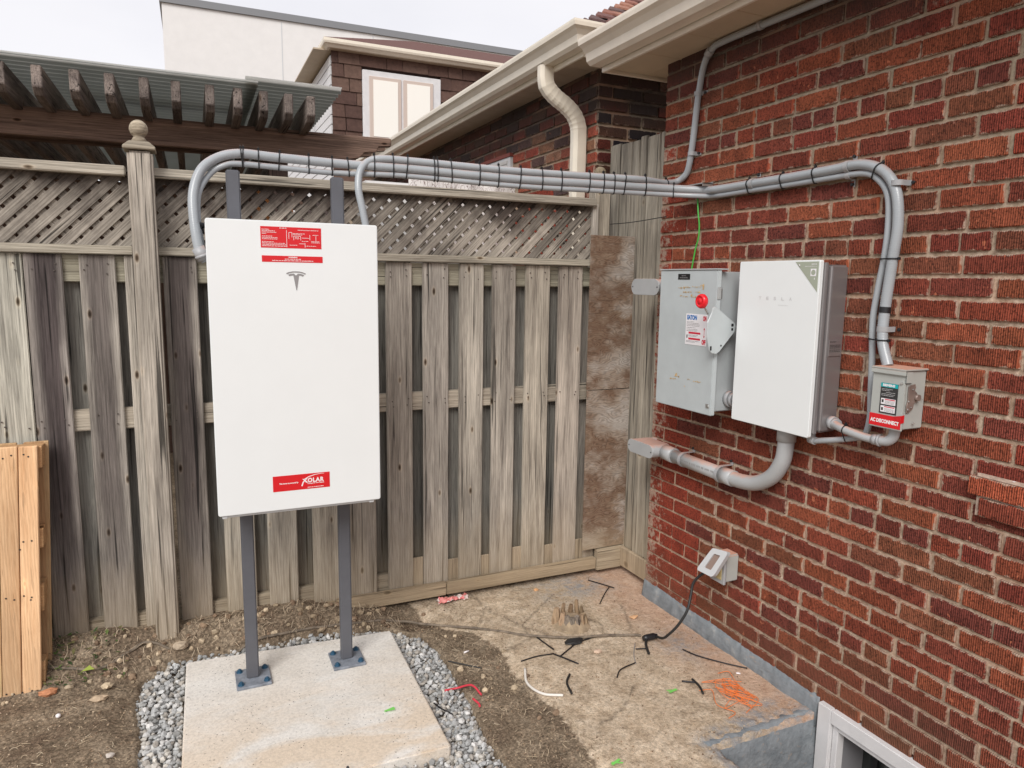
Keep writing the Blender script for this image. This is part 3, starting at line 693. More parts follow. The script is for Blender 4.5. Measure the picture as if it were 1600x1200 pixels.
cap = mb.build('post_cap', M['wood_x'], pst, color=col(.92, .88, .8), bevel=.003, seg=1)
prof = [(.026, 2.258), (.030, 2.263), (.027, 2.268), (.020, 2.273), (.020, 2.277), (.031, 2.280)]
prof = [(.027, 2.262), (.029, 2.268), (.024, 2.276), (.021, 2.281)] + [(.0355*math.sin(a), 2.3135-.0365*math.cos(a)) for a in [D2R(d) for d in range(36, 176, 14)]] + [(.002, 2.350)]
MB().lathe((c_[0], c_[1], 0), prof, 20).build('ball_finial', M['wood_x'], pst, color=col(.9, .84, .74))
mb = MB(); mb.box(2.058, 2.150, 3.47, 3.56, .0, 2.285, .002); p2 = mb.build('post', M['wood_z'], fence, color=col(.95, .92, .85, 1), bevel=.008, seg=2)
prof = [(.026, 2.283), (.022, 2.290)] + [(.034*math.sin(a), 2.318-.034*math.cos(a)) for a in [D2R(d) for d in range(30, 176, 16)]]
MB().lathe((2.104, 3.515, 0), prof, 18).build('ball_finial', M['wood_x'], p2, color=col(.8, .72, .58))
for (x0, x1, z0_, z1_, y) in ((.30, .60, .02, .118, 3.437), (.602, 1.176, .058, .128, 3.435), (1.178, 2.094, .062, .126, 3.432), (2.098, 2.33, .05, .180, 3.428)):
    mb = MB(); mb.box(x0, x1, y-.024, y+.012, z0_, z1_, .002); mb.build('kick_board', M['wood_x'], fence, color=col(.86, .74, .60) if x1 < 2.2 else col(1.0, .93, .82), bevel=.004, seg=2)
for x0, x1 in ((2.03, 2.10),):
    mb = MB(); mb.box(x0, x1, 3.452, 3.469, .10, 1.80); mb.build('board', M['wood_z'], fence, color=col(.95, .92, .9, 1), bevel=.003)
# small blocks seen between the board feet
for x in (1.033, 1.23, 1.418, 1.606, 1.805, 2.0):
    mb = MB(); mb.box(x-.036, x+.030, 3.462, 3.4695, .10, .245+random.uniform(-.02, .03)); mb.build('filler_block', M['wood_z'], fence, color=col(.95, .85, .72, 1), bevel=.002)

# tall side panel that closes the gap to the house
side = thing('side_fence_panel', 'tall narrow grey board panel closing the gap between lattice fence and brick wall', 'fence', (2.33, 3.3, 0))
ys = [3.668, 3.553, 3.437, 3.364, 3.298, 3.18, 3.062]
for i in range(6):
    mb = MB(); mb.box(2.322+random.uniform(0, .003), 2.342, ys[i+1]+.003, ys[i]-.003, .17, 2.497+random.uniform(-.008, .012), .0015); t = random.uniform(.72, .98)
    mb.build('board', M['wood_z'], side, color=col(t, t*1.0, t*.94, .8), bevel=.004, seg=2)
mb = MB(); mb.box(2.300, 2.322, 3.056, 3.42, .06, .178, .002); mb.build('kick_board', M['wood_z'], side, color=col(.95, .85, .72, 1), bevel=.004)
for z in (.5, 1.4, 2.2):
    mb = MB(); mb.box(2.343, 2.38, 3.056, 3.66, z, z+.09); mb.build('rail', M['wood_z'], side, color=col(.8, .8, .75), bevel=.003)

ply1 = MB(); ply1.box(2.002, 2.316, 3.410, 3.419, 1.123, 1.972, .002)
o = ply1.build('plywood_sheet', M['ply']); o.name = 'plywood_sheet'; o.rotation_euler = (0, 0, 0)
def turned(o, ang):   # meshes built in the fence frame without a parent
    R = Matrix.Rotation(ang, 4, 'Z'); o.matrix_world = R @ Matrix.Translation(o.location)
turned(o, FR); tag(o, 'upper weathered plywood sheet with swirling brown grain nailed over the fence corner', 'plywood sheet')
ply2 = MB(); ply2.box(1.998, 2.308, 3.408, 3.417, .186, 1.118, .002); o = ply2.build('plywood_sheet', M['ply']); turned(o, FR)
tag(o, 'lower weathered plywood sheet reaching nearly to the ground by the fence corner', 'plywood sheet')

# ------------------------------------------------------------------ pad, gravel, battery stand, battery
mb = MB(); P = PAD; n_ = 4
mb.add([(x, y, z) for z in (-.06, .041) for x, y in P], [(3, 2, 1, 0), (4, 5, 6, 7)]+[(i, (i+1) % 4, (i+1) % 4+4, i+4) for i in range(4)])
o = mb.build('concrete_pad', M['concrete'], bevel=.006, seg=2); tag(o, 'square pale concrete pad under the two grey steel posts', 'concrete pad')
def stones(name, pts, mat, tones, smin, smax, label=None, cat=None, flat=1.0, sub=1):
    bm = bmesh.new(); bmesh.ops.create_icosphere(bm, subdivisions=sub, radius=1); bv = np.array([v.co[:] for v in bm.verts]); bf = np.array([[v.index for v in f.verts] for f in bm.faces]); bm.free()
    nv = len(bv); V = []; Fc = []; C_ = []; rs = np.random.RandomState(3)
    for i, (x, y, z) in enumerate(pts):
        s_ = rs.uniform(smin, smax)*np.array([rs.uniform(.7, 1.15), rs.uniform(.7, 1.15), rs.uniform(.55, .95)*flat])
        q = bv*(1+rs.uniform(-.22, .22, (nv, 1)))*s_; a, b_, c = rs.uniform(0, 6.28, 3); ca, sa = math.cos(a), math.sin(a); cb, sb = math.cos(b_*.3), math.sin(b_*.3)
        q = q @ np.array([[ca, -sa, 0], [sa, ca, 0], [0, 0, 1]]) @ np.array([[1, 0, 0], [0, cb, -sb], [0, sb, cb]])
        V.append(q+np.array([x, y, z])); Fc.append(bf+i*nv); t = tones[rs.randint(len(tones))]; f_ = rs.uniform(.75, 1.2); C_.append(np.tile([t[0]*f_, t[1]*f_, t[2]*f_, 1], (nv, 1)))
    V = np.concatenate(V); Fc = np.concatenate(Fc); C_ = np.concatenate(C_).astype(np.float32)
    me = bpy.data.meshes.new(name); me.from_pydata(V.tolist(), [], Fc.tolist()); me.materials.append(mat)
    ca = me.color_attributes.new('tone', 'FLOAT_COLOR', 'POINT'); ca.data.foreach_set('color', C_.ravel())
    o = bpy.data.objects.new(name, me); COL.objects.link(o); tag(o, label, cat, kind='stuff'); return o
random.seed(5); pts = []
G2 = GRAVEL; cell = {}
def try_pt(x, y, r):
    k = (int(x/.02), int(y/.02))
    for i in (-1, 0, 1):
        for j in (-1, 0, 1):
            for q in cell.get((k[0]+i, k[1]+j), ()):
                if (q[0]-x)**2+(q[1]-y)**2 < r*r: return False
    cell.setdefault(k, []).append((x, y)); return True
for lay, (zz, r) in enumerate(((-.020, .0145), (-.006, .0155), (.004, .022))):
    cell.clear()
    for _ in range(26000):
        x = random.uniform(-.29, 1.08); y = random.uniform(1.9, 3.33)
        e = pdist(x, y, GRAVEL, True); ins = inpoly(x, y, GRAVEL)
        if not ins and (e > .02 or random.random() > .12): continue
        if inpoly(x, y, PAD) or pdist(x, y, PAD, True) < .008: continue
        if lay > 0 and e < .018+.012*lay: continue
        if try_pt(x, y, r): pts.append((x, y, zz+random.uniform(-.003, .004)+max(0, h_base(x, y)*.8 if y > 3.2 else 0)))
stones('gravel', pts, M['gravel'], [(.50, .50, .49), (.41, .415, .41), (.58, .57, .55), (.30, .30, .29), (.46, .465, .46), (.52, .49, .44), (.38, .35, .31)], .0062, .0165, 'bed of grey crushed stone around the concrete pad', 'gravel', sub=1)

stand = thing('battery_stand', 'two charcoal steel posts bolted to the pad, carrying the white battery cabinet', 'steel stand', (.365, 3.0, .041), FR)
for (xc, ) in ((.170, ), (.5625, )):
    x0, x1 = xc-.025, xc+.025
    b = MB(); b.box(x0, x1, 2.975, 3.008, .052, 2.122); pc = b.build('post', M['steel_post'], stand, bevel=.005, seg=3)
    b = MB(); b.box(xc-.068, xc+.070, 2.915, 3.065, .0412, .053); bp_ = b.build('base_plate', M['plate'], stand, bevel=.002)
    for dx in (-.050, .052):
        for dy in (-.053, .053):
            b = MB(); b.cyl((xc+dx, 2.99+dy, .0525), (xc+dx, 2.99+dy, .056), .013, 14); b.cyl((xc+dx, 2.99+dy, .055), (xc+dx, 2.99+dy, .063), .0105, 6, smooth=False); b.cyl((xc+dx, 2.99+dy, .062), (xc+dx, 2.99+dy, .067), .006, 8); b.build('bolt', M['bolt'], bp_)
    b = MB()
    for k in range(6):
        pass
for z in (1.05, 1.72):
    b = MB(); b.box(.10, .64, 2.955, 2.9745, z, z+.04); b.build('mounting_rail', M['silver'], stand, bevel=.002)

bat = thing('home_battery_cabinet', 'tall white home battery cabinet with red stickers on two grey posts', 'battery cabinet', (.366, 2.86, .831), FR)
def rrect(x0, x1, z0, z1, r, n=5):
    P = []
    for cx, cz, a0 in ((x1-r, z1-r, 0), (x0+r, z1-r, 90), (x0+r, z0+r, 180), (x1-r, z0+r, 270)):
        for i in range(n+1): a = D2R(a0+90*i/n); P.append((cx+r*math.cos(a), cz+r*math.sin(a)))
    return P
b = MB(); b.prism(rrect(.060, .6725, .832, 1.9245, .009), lambda u, v, t: (u, 2.775+t, v), .022); b.build('front_cover', M['white'], bat, bevel=.0025, seg=2)
b = MB(); b.box(.066, .6665, 2.798, 2.955, .838, 1.918); b.build('case', M['unit_trim'], bat, bevel=.006, seg=2)
b = MB(); b.box(.073, .645, 2.785, 2.93, .8215, .8375); b.build('bottom_trim', M['unit_trim'], bat, bevel=.003)
b = MB(); b.box(.074, .092, 2.782, 2.80, .8195, .831); b.box(.628, .647, 2.782, 2.80, .8195, .831); b.build('bottom_clip', M['unit_trim'], bat, bevel=.002)
YF = 2.775
def F3(y): return lambda u, v: Vector((u, y, v))
# emblem: a T with an arc over it
def lg(x, y): return (.329+(x-735)/155*.071, 1.744-(y-470)/147*.070)
b = MB()
arc_o = [(735, 486), (755, 477), (785, 471), (812, 470), (840, 471), (868, 477), (890, 487)]; arc_i = [(884, 494), (866, 486), (840, 480), (812, 479), (785, 480), (758, 486), (742, 494)]
b.prism([lg(*p) for p in arc_o+arc_i], lambda u, v, t: (u, YF-.0012+t, v), .001)
tb = [(750, 497), (770, 490), (796, 488), (812, 503), (828, 488), (854, 490), (876, 498), (866, 510), (848, 503), (836, 503), (817, 617), (812, 617), (792, 503), (780, 503), (760, 508)]
b.prism([lg(*p) for p in tb], lambda u, v, t: (u, YF-.0012+t, v), .001)
b.build('emblem', M['gprint'], bat)
random.seed(3)
def scribble(b, x0, x1, z, h, y, fn=None, gap=.25):
    """a line of print too small to read: short strokes the size of its letters"""
    x = x0
    while x < x1-h*.4:
        wl = random.uniform(2, 6)*h*.7; e = min(x+wl, x1)
        q = x
        while q < e:
            lw = h*random.uniform(.35, .6); hh = h*random.uniform(.65, 1)
            P = [(q, z), (min(q+lw*.72, e), z), (min(q+lw*.72, e), z+hh), (q, z+hh)]
            b.add([(fn or F3(y))(u, v) for u, v in P], [(0, 1, 2, 3)]); q += lw
        x = e+h*.55
def label(parent, pl, mat, name, fn, t=.0008):
    b = MB(); x0, x1, z0, z1 = pl; b.prism([(x0, z0), (x1, z0), (x1, z1), (x0, z1)], fn, t); return b.build(name, mat, parent)
FB = lambda u, v, t: (u, YF-.0008+t, v)
l1 = label(bat, (.244, .4595, 1.8275, 1.904), M['red'], 'wiring_diagram_sticker', FB, .0007)
b = MB(); yp = YF-.0012
scribble(b, .310, .335, 1.898, .0035, yp)
for i, (z, e) in enumerate(((1.892, .27), (1.887, .29), (1.882, .295), (1.877, .26), (1.868, .28), (1.863, .30), (1.858, .298), (1.848, .285), (1.843, .325), (1.838, .33), (1.833, .332))): scribble(b, .2485, e+.004, z, .0028, yp)
for (x0, x1, z) in ((.375, .45, 1.893), (.357, .40, 1.880), (.357, .392, 1.876), (.428, .449, 1.8765), (.389, .414, 1.853), (.423, .454, 1.853), (.423, .454, 1.849), (.345, .372, 1.838), (.40, .44, 1.836), (.365, .378, 1.866), (.365, .38, 1.862)): scribble(b, x0, x1, z, .0027, yp)
for (x0, z0_, x1, z1_) in ((.335, 1.832, .335, 1.892), (.343, 1.862, .343, 1.885), (.343, 1.885, .354, 1.885), (.354, 1.868, .354, 1.885), (.36, 1.872, .385, 1.872), (.385, 1.858, .385, 1.872), (.36, 1.858, .36, 1.872), (.39, 1.866, .415, 1.866), (.418, 1.86, .418, 1.878), (.44, 1.858, .44, 1.874), (.40, 1.832, .40, 1.848), (.38, 1.845, .40, 1.845)):
    wd = .0007; b.add([(x0-wd, yp, z0_-wd), (x1+wd, yp, z0_-wd), (x1+wd, yp, z1_+wd), (x0-wd, yp, z1_+wd)], [(0, 1, 2, 3)])
b.build('print', M['wprint'], l1)
l2 = label(bat, (.246, .4630, 1.7765, 1.7995), M['red'], 'warning_sticker', FB, .0007)
b = MB(); vs, fs = text_mesh('WARNING', .0062, lambda u, v: Vector((.339+u, yp, 1.7925+v)), bold=.0003, width=.032); b.add(vs, fs)
scribble(b, .326, .384, 1.7865, .0032, yp); scribble(b, .282, .430, 1.7805, .0034, yp); b.build('print', M['wprint'], l2)
l3 = label(bat, (.257, .4705, .9065, .9675), M['red'], 'installer_sticker', FB, .0007)
b = MB()
vs, fs = text_mesh('This home is powered by', .0075, lambda u, v: Vector((.280+u, yp, .934+v)), bold=.0003, width=.071); b.add(vs, fs)
vs, fs = text_mesh('OLAR', .0235, lambda u, v: Vector((.386+u, yp, .933+v)), bold=.0010, spacing=1.15, width=.062); b.add(vs, fs)
b.prism([(.366, .948), (.372, .9475), (.388, .932), (.380, .932)], lambda u, v, t: (u, yp+t, v), .0003)
b.prism([(.3615, .921), (.366, .919), (.371, .934), (.386, .9485), (.381, .949), (.367, .936)], lambda u, v, t: (u, yp-.0001+t, v), .0003)
sw = [(.372, .944), (.392, .954), (.415, .9605), (.437, .963), (.449, .9622)]; sw2 = [(.449, .9632), (.437, .9645), (.414, .9627), (.39, .9565), (.371, .9465)]
b.prism(sw+sw2, lambda u, v, t: (u, yp+t, v), .0003)
vs, fs = text_mesh('Charge for the Future', .0062, lambda u, v: Vector((.385+u, yp, .9265+v)), bold=.0002, width=.063); b.add(vs, fs)
scribble(b, .385, .448, .9115, .0034, yp); b.build('print', M['wprint'], l3)

# ------------------------------------------------------------------ conduits
A = [(0.099,2.900,1.776),(0.078,2.900,1.813),(0.066,2.920,1.911),(0.067,2.950,2.021),(0.098,2.980,2.112),(0.159,3.000,2.165),(0.239,3.000,2.187),(0.368,3.000,2.184),(0.590,3.000,2.180),(0.792,2.970,2.176),(0.923,2.953,2.174),(1.339,2.897,2.160),(1.729,2.844,2.159),(2.055,2.801,2.158),(2.215,2.70,2.148),(2.215,2.598,2.140),(2.215,2.383,2.140),(2.215,2.154,2.141),(2.215,1.971,2.144),(2.215,1.847,2.146),(2.215,1.754,2.112),(2.215,1.699,2.040),(2.215,1.680,1.929),(2.215,1.689,1.801),(2.215,1.700,1.648),(2.205,1.692,1.537),(2.195,1.655,1.450)]
B = [(0.101,2.940,1.791),(0.089,2.940,1.831),(0.079,2.955,1.936),(0.088,2.970,2.032),(0.134,3.000,2.108),(0.185,3.000,2.140),(0.238,3.000,2.149),(0.367,3.000,2.147),(0.589,3.000,2.142),(0.792,2.970,2.146),(0.923,2.953,2.1445),(1.340,2.897,2.1305),(1.730,2.844,2.1295),(2.057,2.800,2.129),(2.220,2.68,2.119),(2.220,2.580,2.113),(2.220,2.387,2.114),(2.220,2.156,2.114),(2.220,1.973,2.116),(2.220,1.836,2.114),(2.222,1.776,2.086),(2.222,1.734,2.029),(2.222,1.722,1.931),(2.222,1.726,1.823),(2.222,1.740,1.714),(2.222,1.750,1.602),(2.222,1.740,1.467),(2.222,1.732,1.330),(2.222,1.728,1.250),(2.222,1.744,1.187),(2.200,1.777,1.170),(2.19,1.846,1.150),(2.185,1.927,1.130)]
Cc = [(0.710,2.930,1.900),(0.690,2.930,2.003),(0.678,2.940,2.079),(0.691,2.960,2.152),(0.733,2.978,2.196),(0.792,2.970,2.2085),(0.923,2.953,2.2065),(1.339,2.897,2.1935),(1.728,2.845,2.1915),(1.950,2.815,2.191),(2.11,2.86,2.192),(2.205,2.880,2.205),(2.228,2.84,2.235),(2.228,2.815,2.285),(2.228,2.796,2.398),(2.228,2.785,2.497),(2.228,2.770,2.608),(2.222,2.734,2.715),(2.214,2.670,2.762),(2.210,2.593,2.768),(2.210,2.438,2.768),(2.210,2.297,2.766),(2.210,2.136,2.764),(2.210,1.90,2.763),(2.210,1.2,2.763)]
RA, RB, RC = .0178, .0112, .0148
def conduit(name, pts, r, label_, rib=.0006, mat='conduit'):
    P = spline(pts, .0035); rs = [r+rib*math.sin(i*.0035/.0085*2*math.pi) for i in range(len(P))]
    b = MB(); b.tube(P, rs, 14); o = b.build(name, M[mat]); tag(o, label_, 'conduit', 'grey conduits between the boxes'); return P
PA = conduit('flexible_conduit', A, RA, 'thickest grey conduit, from the cabinet side along the bundle and down into the AC disconnect')
PB = conduit('flexible_conduit', B, RB, 'thin grey conduit lowest in the bundle, ending under the wall inverter', .0003)
PC = conduit('flexible_conduit', Cc, RC, 'grey conduit topmost in the bundle, climbing the brick wall to the soffit')
# fittings where they enter the battery cabinet
b = MB(); b.cyl((.093, 2.90, 1.780), (.073, 2.90, 1.825), .023, 18); b.cyl((.090, 2.90, 1.79), (.086, 2.90, 1.80), .027, 18)
f_ = b.build('conduit_elbow_fitting', M['fitting']); tag(f_, 'grey fitting on the left flank of the battery cabinet where the thick conduit enters', 'conduit fitting')
b = MB(); b.tube(spline([(.099, 2.90, 1.776), (.102, 2.90, 1.755), (.112, 2.90, 1.738), (.127, 2.90, 1.730)], .006), .016, 14); b.build('elbow', M['fitting'], f_).location = (0, 0, 0)
f_.children[0].data.transform(Matrix.Translation(-f_.location))
b = MB(); b.cyl((.083, 2.955, 1.90), (.082, 2.957, 1.916), .020, 18); b.cyl((.084, 2.955, 1.876), (.083, 2.955, 1.90), .016, 18); o = b.build('lock_ring', M['black'])
tag(o, 'black ring fitting on the thin conduit left of the battery cabinet', 'conduit fitting')
def ring(paths, idx_pts, nrm, thick=.0019, width=.005):
    """a tie pulled round the conduits: hull of their circles in the plane with normal nrm"""
    cen = []
    for P, r in paths:
        q = min(P, key=lambda p: abs((p-idx_pts).dot(nrm)) + .3*(p-idx_pts).length); cen.append((q-nrm*(q-idx_pts).dot(nrm), r))
    u = nrm.orthogonal().normalized(); v = nrm.cross(u); loop = []
    for k in range(40):
        a = 2*math.pi*k/40; d = u*math.cos(a)+v*math.sin(a)
        c, r = max(cen, key=lambda cr_: cr_[0].dot(d)+cr_[1]); loop.append((c+d*(r+.0008), d))
    b = MB(); vs = []; n_ = len(loop)
    for p, d in loop: vs += [p-nrm*width/2, p+nrm*width/2, p+nrm*width/2+d*thick, p-nrm*width/2+d*thick]
    fs = []
    for i in range(n_):
        j = (i+1) % n_
        for k in range(4): fs.append((i*4+k, i*4+(k+1) % 4, j*4+(k+1) % 4, j*4+k))
    b.add(vs, fs)
    # the little locking head and cut tail, on the upper side
    p, d = max(loop, key=lambda t: t[0].z-.2*t[0].y); s_ = d.cross(nrm)
    b.bar(p+d*.001, p+d*.009, .007, .009, nrm); b.bar(p+d*.006, p+d*.013+s_*.003, .003, .002, nrm)
    return b
def at_x(P, x): return min((p for p in P), key=lambda p: abs(p.x-x)+.0*p.y)
ties_x = [(.243, 2), (.252, 2), (.305, 2), (.383, 2), (.497, 2), (.588, 2), (.650, 2), (.752, 3), (.828, 3), (.884, 3), (1.0, 3), (1.013, 3), (1.073, 3), (1.193, 3), (1.275, 3), (1.372, 3), (1.475, 3), (1.563, 3), (1.694, 3), (1.765, 3), (1.817, 3), (1.87, 3)]
for i, (x, n_) in enumerate(ties_x):
    p = at_x([q for q in PA if q.y > 2.78 and q.z > 2.12 and q.y > 2.7], x); nrm = Vector((1, -.12, random.uniform(-.03, .03))).normalized()
    if i % 3 == 0: nrm = Vector((1, -.12, random.uniform(-.12, .12))).normalized()
    b = ring([(PA, RA), (PB, RB)]+([(PC, RC)] if n_ == 3 else []), p, nrm, width=.0045); o = b.build('cable_tie', M['black'])
    tag(o, 'black cable tie round the hanging conduit bundle, %s from the left' % ORD[i], 'cable tie', 'cable ties on the conduit bundle')
wall_ties = [((1.975, 2.806, 2.16), Vector((1, -.12, 0)), [(PA, RA), (PB, RB), (PC, RC)], 'black cable tie at the bundle just before it reaches the brick wall'),
             ((2.12, 2.785, 2.155), Vector((.75, -.66, 0)), [(PA, RA), (PB, RB)], 'black cable tie where two conduits bend onto the brick wall'),
             ((2.215, 2.395, 2.14), Vector((0, 1, 0)), [(PA, RA), (PB, RB)], 'black cable tie beside the first wall strap'),
             ((2.215, 2.21, 2.14), Vector((0, 1, 0)), [(PA, RA), (PB, RB)], 'black cable tie midway along the level conduits on the wall'),
             ((2.215, 2.05, 2.143), Vector((0, 1, 0)), [(PA, RA), (PB, RB)], 'black cable tie before the conduits turn downward'),
             ((2.215, 1.775, 2.12), Vector((0, .8, .6)), [(PA, RA), (PB, RB)], 'slanting black cable tie on the bend above the AC disconnect'),
             ((2.215, 1.69, 1.815), Vector((0, 0, 1)), [(PA, RA), (PB, RB)], 'black cable tie on the downward run, level with the inverter top'),
             ((2.21, 1.695, 1.535), Vector((0, 0, 1)), [(PA, RA), (PB, RB)], 'black cable tie on the downward run just above the AC disconnect'),
             ((2.13, 2.885, 2.195), Vector((.9, .1, .3)), [(PC, RC)], 'black cable tie where the top conduit leaves the bundle upward')]
for p, nrm, ps, lab in wall_ties:
    p = min(ps[0][0], key=lambda q: (q-Vector(p)).length); b = ring(ps, p, nrm.normalized(), width=.005); o = b.build('cable_tie', M['black']); tag(o, lab, 'cable tie', 'cable ties on the wall')
# black tape marks and the tape wrap
def band(P, r, p, length, lab, name='tape_mark'):
    i = min(range(len(P)), key=lambda k: (P[k]-Vector(p)).length); k = max(2, int(length/.0035)); seg = P[max(0, i-k//2):i+k//2+1]
    b = MB(); b.tube(seg, r+.0012, 14, False); b.tube(seg, r+.0016, 14, False); o = b.build(name, M['black']); tag(o, lab, 'tape')
band(PA, RA, (2.215, 1.70, 1.640), .022, 'black tape wrapped round the thick conduit above the AC disconnect')

def strap(name, c, axis, r, lab, ear):
    """one-hole strap: half loop over the pipe and an ear screwed to the wall. axis: 'y' level pipe, 'z' upright pipe"""
    t = thing(name, lab, 'conduit strap', c, 0, 'pipe straps on the brick wall')
    b = MB(); pts_ = []
    for k in range(15):
        a = math.pi*k/14-math.pi/2; x = -math.cos(a)*(r+.002); w_ = math.sin(a)*(r+.002)
        pts_.append((c[0]+x, c[1], c[2]+w_) if axis == 'y' else (c[0]+x, c[1]+w_, c[2]))
    d = Vector((0, 0, ear)) if axis == 'y' else Vector((0, ear, 0))
    end = Vector(pts_[-1] if ear > 0 else pts_[0]); e1 = Vector((2.2475, end.y, end.z))
    path = [Vector(p) for p in (pts_ if ear > 0 else pts_[::-1])] + [e1, e1+d*.028]
    ax = Vector((0, 1, 0)) if axis == 'y' else Vector((0, 0, 1)); vs = []; n_ = len(path)
    for i, p in enumerate(path):
        tt = (path[min(i+1, n_-1)]-path[max(i-1, 0)]).normalized(); nn = tt.cross(ax).normalized()
        vs += [p-ax*.009-nn*.0012, p+ax*.009-nn*.0012, p+ax*.009+nn*.0012, p-ax*.009+nn*.0012]
    fs = [(i*4+k, i*4+(k+1) % 4, (i+1)*4+(k+1) % 4, (i+1)*4+k) for i in range(n_-1) for k in range(4)] + [(0, 1, 2, 3), ((n_-1)*4+3, (n_-1)*4+2, (n_-1)*4+1, (n_-1)*4)]
    b.add(vs, fs); b.build('band', M['fitting'], t)
    s_ = e1+d*.018; MB().cyl((2.2465, s_.y, s_.z), (2.238, s_.y, s_.z), .006, 8).build('screw', M['black'], t)
strap('conduit_strap', (2.215, 2.375, 2.140), 'y', RA, 'first grey strap on the level conduits, nearest the fence', 1)
strap('conduit_strap', (2.215, 1.90, 2.146), 'y', RA, 'grey strap on the conduits just before the bend down', 1)
strap('conduit_strap', (2.222, 1.90, 2.116), 'y', RB, 'lower grey strap on the thin conduit before the bend', -1)
strap('conduit_strap', (2.215, 1.695, 2.065), 'z', RA, 'grey strap on the bend itself, ear pointing right', -1)
strap('conduit_strap', (2.21, 1.697, 1.573), 'z', RA, 'grey strap above the AC disconnect box', -1)
strap('conduit_strap', (2.228, 2.803, 2.325), 'z', RC, 'lower grey strap on the upright conduit by the house corner', -1)
strap('conduit_strap', (2.228, 2.778, 2.590), 'z', RC, 'upper grey strap on the upright conduit under the soffit', -1)
b = MB(); b.cyl((2.218, 2.712, 2.740), (2.214, 2.685, 2.756), .0185, 16); tag(b.build('conduit_coupling', M['fitting']), 'grey coupling where the upright conduit turns along the soffit', 'conduit fitting')
b = MB(); b.cyl((2.21, 2.39, 2.768), (2.21, 2.37, 2.768), .0185, 16); tag(b.build('conduit_coupling', M['fitting']), 'grey clamp on the conduit running along the soffit', 'conduit fitting')
b = MB(); b.box(2.185, 2.246, 2.66, 2.82, 2.171, 2.175); b.box(2.185, 2.246, 2.66, 2.663, 2.160, 2.175); b.box(2.243, 2.2465, 2.66, 2.70, 2.15, 2.18)
o = b.build('strut_bracket', M['silver']); tag(o, 'small metal strut bracket behind the conduits at the house corner', 'bracket')

# ------------------------------------------------------------------ fused disconnect (grey box)
def WX(x): return lambda u, v, t=0: (x+t, u, v)
ed = thing('grey_switch_box', 'big pale grey safety switch box with a red knob lever, left of the inverter', 'switch box', (2.15, 2.56, 1.157))
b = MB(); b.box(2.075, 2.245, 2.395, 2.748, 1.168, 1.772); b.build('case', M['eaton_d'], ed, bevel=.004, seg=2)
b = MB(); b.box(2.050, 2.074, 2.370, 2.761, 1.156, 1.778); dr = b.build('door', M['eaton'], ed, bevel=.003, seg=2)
b = MB(); b.box(2.046, 2.105, 2.366, 2.765, 1.7785, 1.784); b.build('rain_lip', M['eaton_d'], ed, bevel=.001)
# handle plate on the right flank
hp = [(2.008, 1.600), (2.012, 1.618), (2.022, 1.626), (2.042, 1.618), (2.136, 1.556), (2.142, 1.545), (2.138, 1.520), (2.060, 1.436), (2.042, 1.426), (2.020, 1.430), (2.006, 1.442), (1.990, 1.50), (1.988, 1.56)]
b = MB(); b.prism(hp, lambda u, v, t: (u, 2.345+t, v), .006); hd = b.build('handle_plate', M['eaton'], ed, bevel=.002)
b = MB(); b.box(2.03, 2.11, 2.351, 2.369, 1.48, 1.57); b.build('handle_hub', M['eaton_d'], ed)
for (x, z, r1, r2) in ((2.122, 1.548, .006, .006), (2.122, 1.530, .005, .005), (2.012, 1.452, .0045, .009), (2.066, 1.462, .0035, .0035)):
    b = MB(); b.box(x-r1, x+r1, 2.3440, 2.3448, z-r2, z+r2); b.build('slot', M['black'], hd)
b = MB(); b.cyl((1.995, 2.352, 1.595), (1.968, 2.352, 1.632), .0045, 8); rod = b.build('lever_rod', M['silver'], ed)
b = MB(); b.lathe((1.950, 2.352, 1.648), [(.010, .022), (.026, .020), (.0305, .014), (.0305, .004), (.026, -.004), (.020, -.005), (.019, -.002), (.011, -.002), (.010, -.006), (.002, -.006)], 22, 'X'); b.build('red_knob', M['redk'], ed)
b = MB(); b.box(2.052, 2.072, 2.366, 2.369, 1.655, 1.705); b.box(2.078, 2.10, 2.391, 2.394, 1.66, 1.70); b.build('latch', M['silver'], ed, bevel=.001)
b = MB(); b.cyl((2.0495, 2.383, 1.196), (2.044, 2.383, 1.196), .006, 8); b.box(2.0465, 2.0495, 2.379, 2.40, 1.188, 1.206); b.build('door_catch', M['silver'], ed, bevel=.001)
fx = 2.0485
def plate(parent, name, mat, y0, y1, z0, z1, x, t=.001):
    b = MB(); b.box(x, x+t, y0, y1, z0, z1); return b.build(name, mat, parent)
def put(b, s, x, yl, z, wd, size, bold=.0004, spacing=1.0):   # text on a face that looks towards -X, left end at yl
    vs, fs = text_mesh(s, size, lambda u, v: Vector((x, yl-u, z+v)), bold=bold, width=wd, spacing=spacing); b.add(vs, fs); return b
def scr(b, x, yl, yr, z, h): scribble(b, 0, yl-yr, z, h, 0, fn=lambda u, v: Vector((x, yl-u, v)))
nb = plate(dr, 'name_plate', M['black'], 2.548, 2.630, 1.737, 1.762, fx)
b = MB(); scr(b, fx-.0004, 2.605, 2.575, 1.752, .004); scr(b, fx-.0004, 2.618, 2.56, 1.743, .004); b.build('print', M['gprint'], nb)
lb = plate(dr, 'instruction_label', M['paper'], 2.418, 2.560, 1.452, 1.588, fx); x_ = fx-.0004
b = MB(); put(b, 'EATON', x_, 2.552, 1.563, .066, .026, .0016); b.build('brand_print', M['bprint'], lb)
b = MB(); put(b, 'ON', x_, 2.446, 1.561, .023, .028, .0018); put(b, 'OFF', x_, 2.448, 1.459, .026, .027, .0018)
b.box(x_, x_+.0003, 2.459, 2.538, 1.500, 1.5085); b.box(x_, x_+.0003, 2.459, 2.538, 1.474, 1.4825)
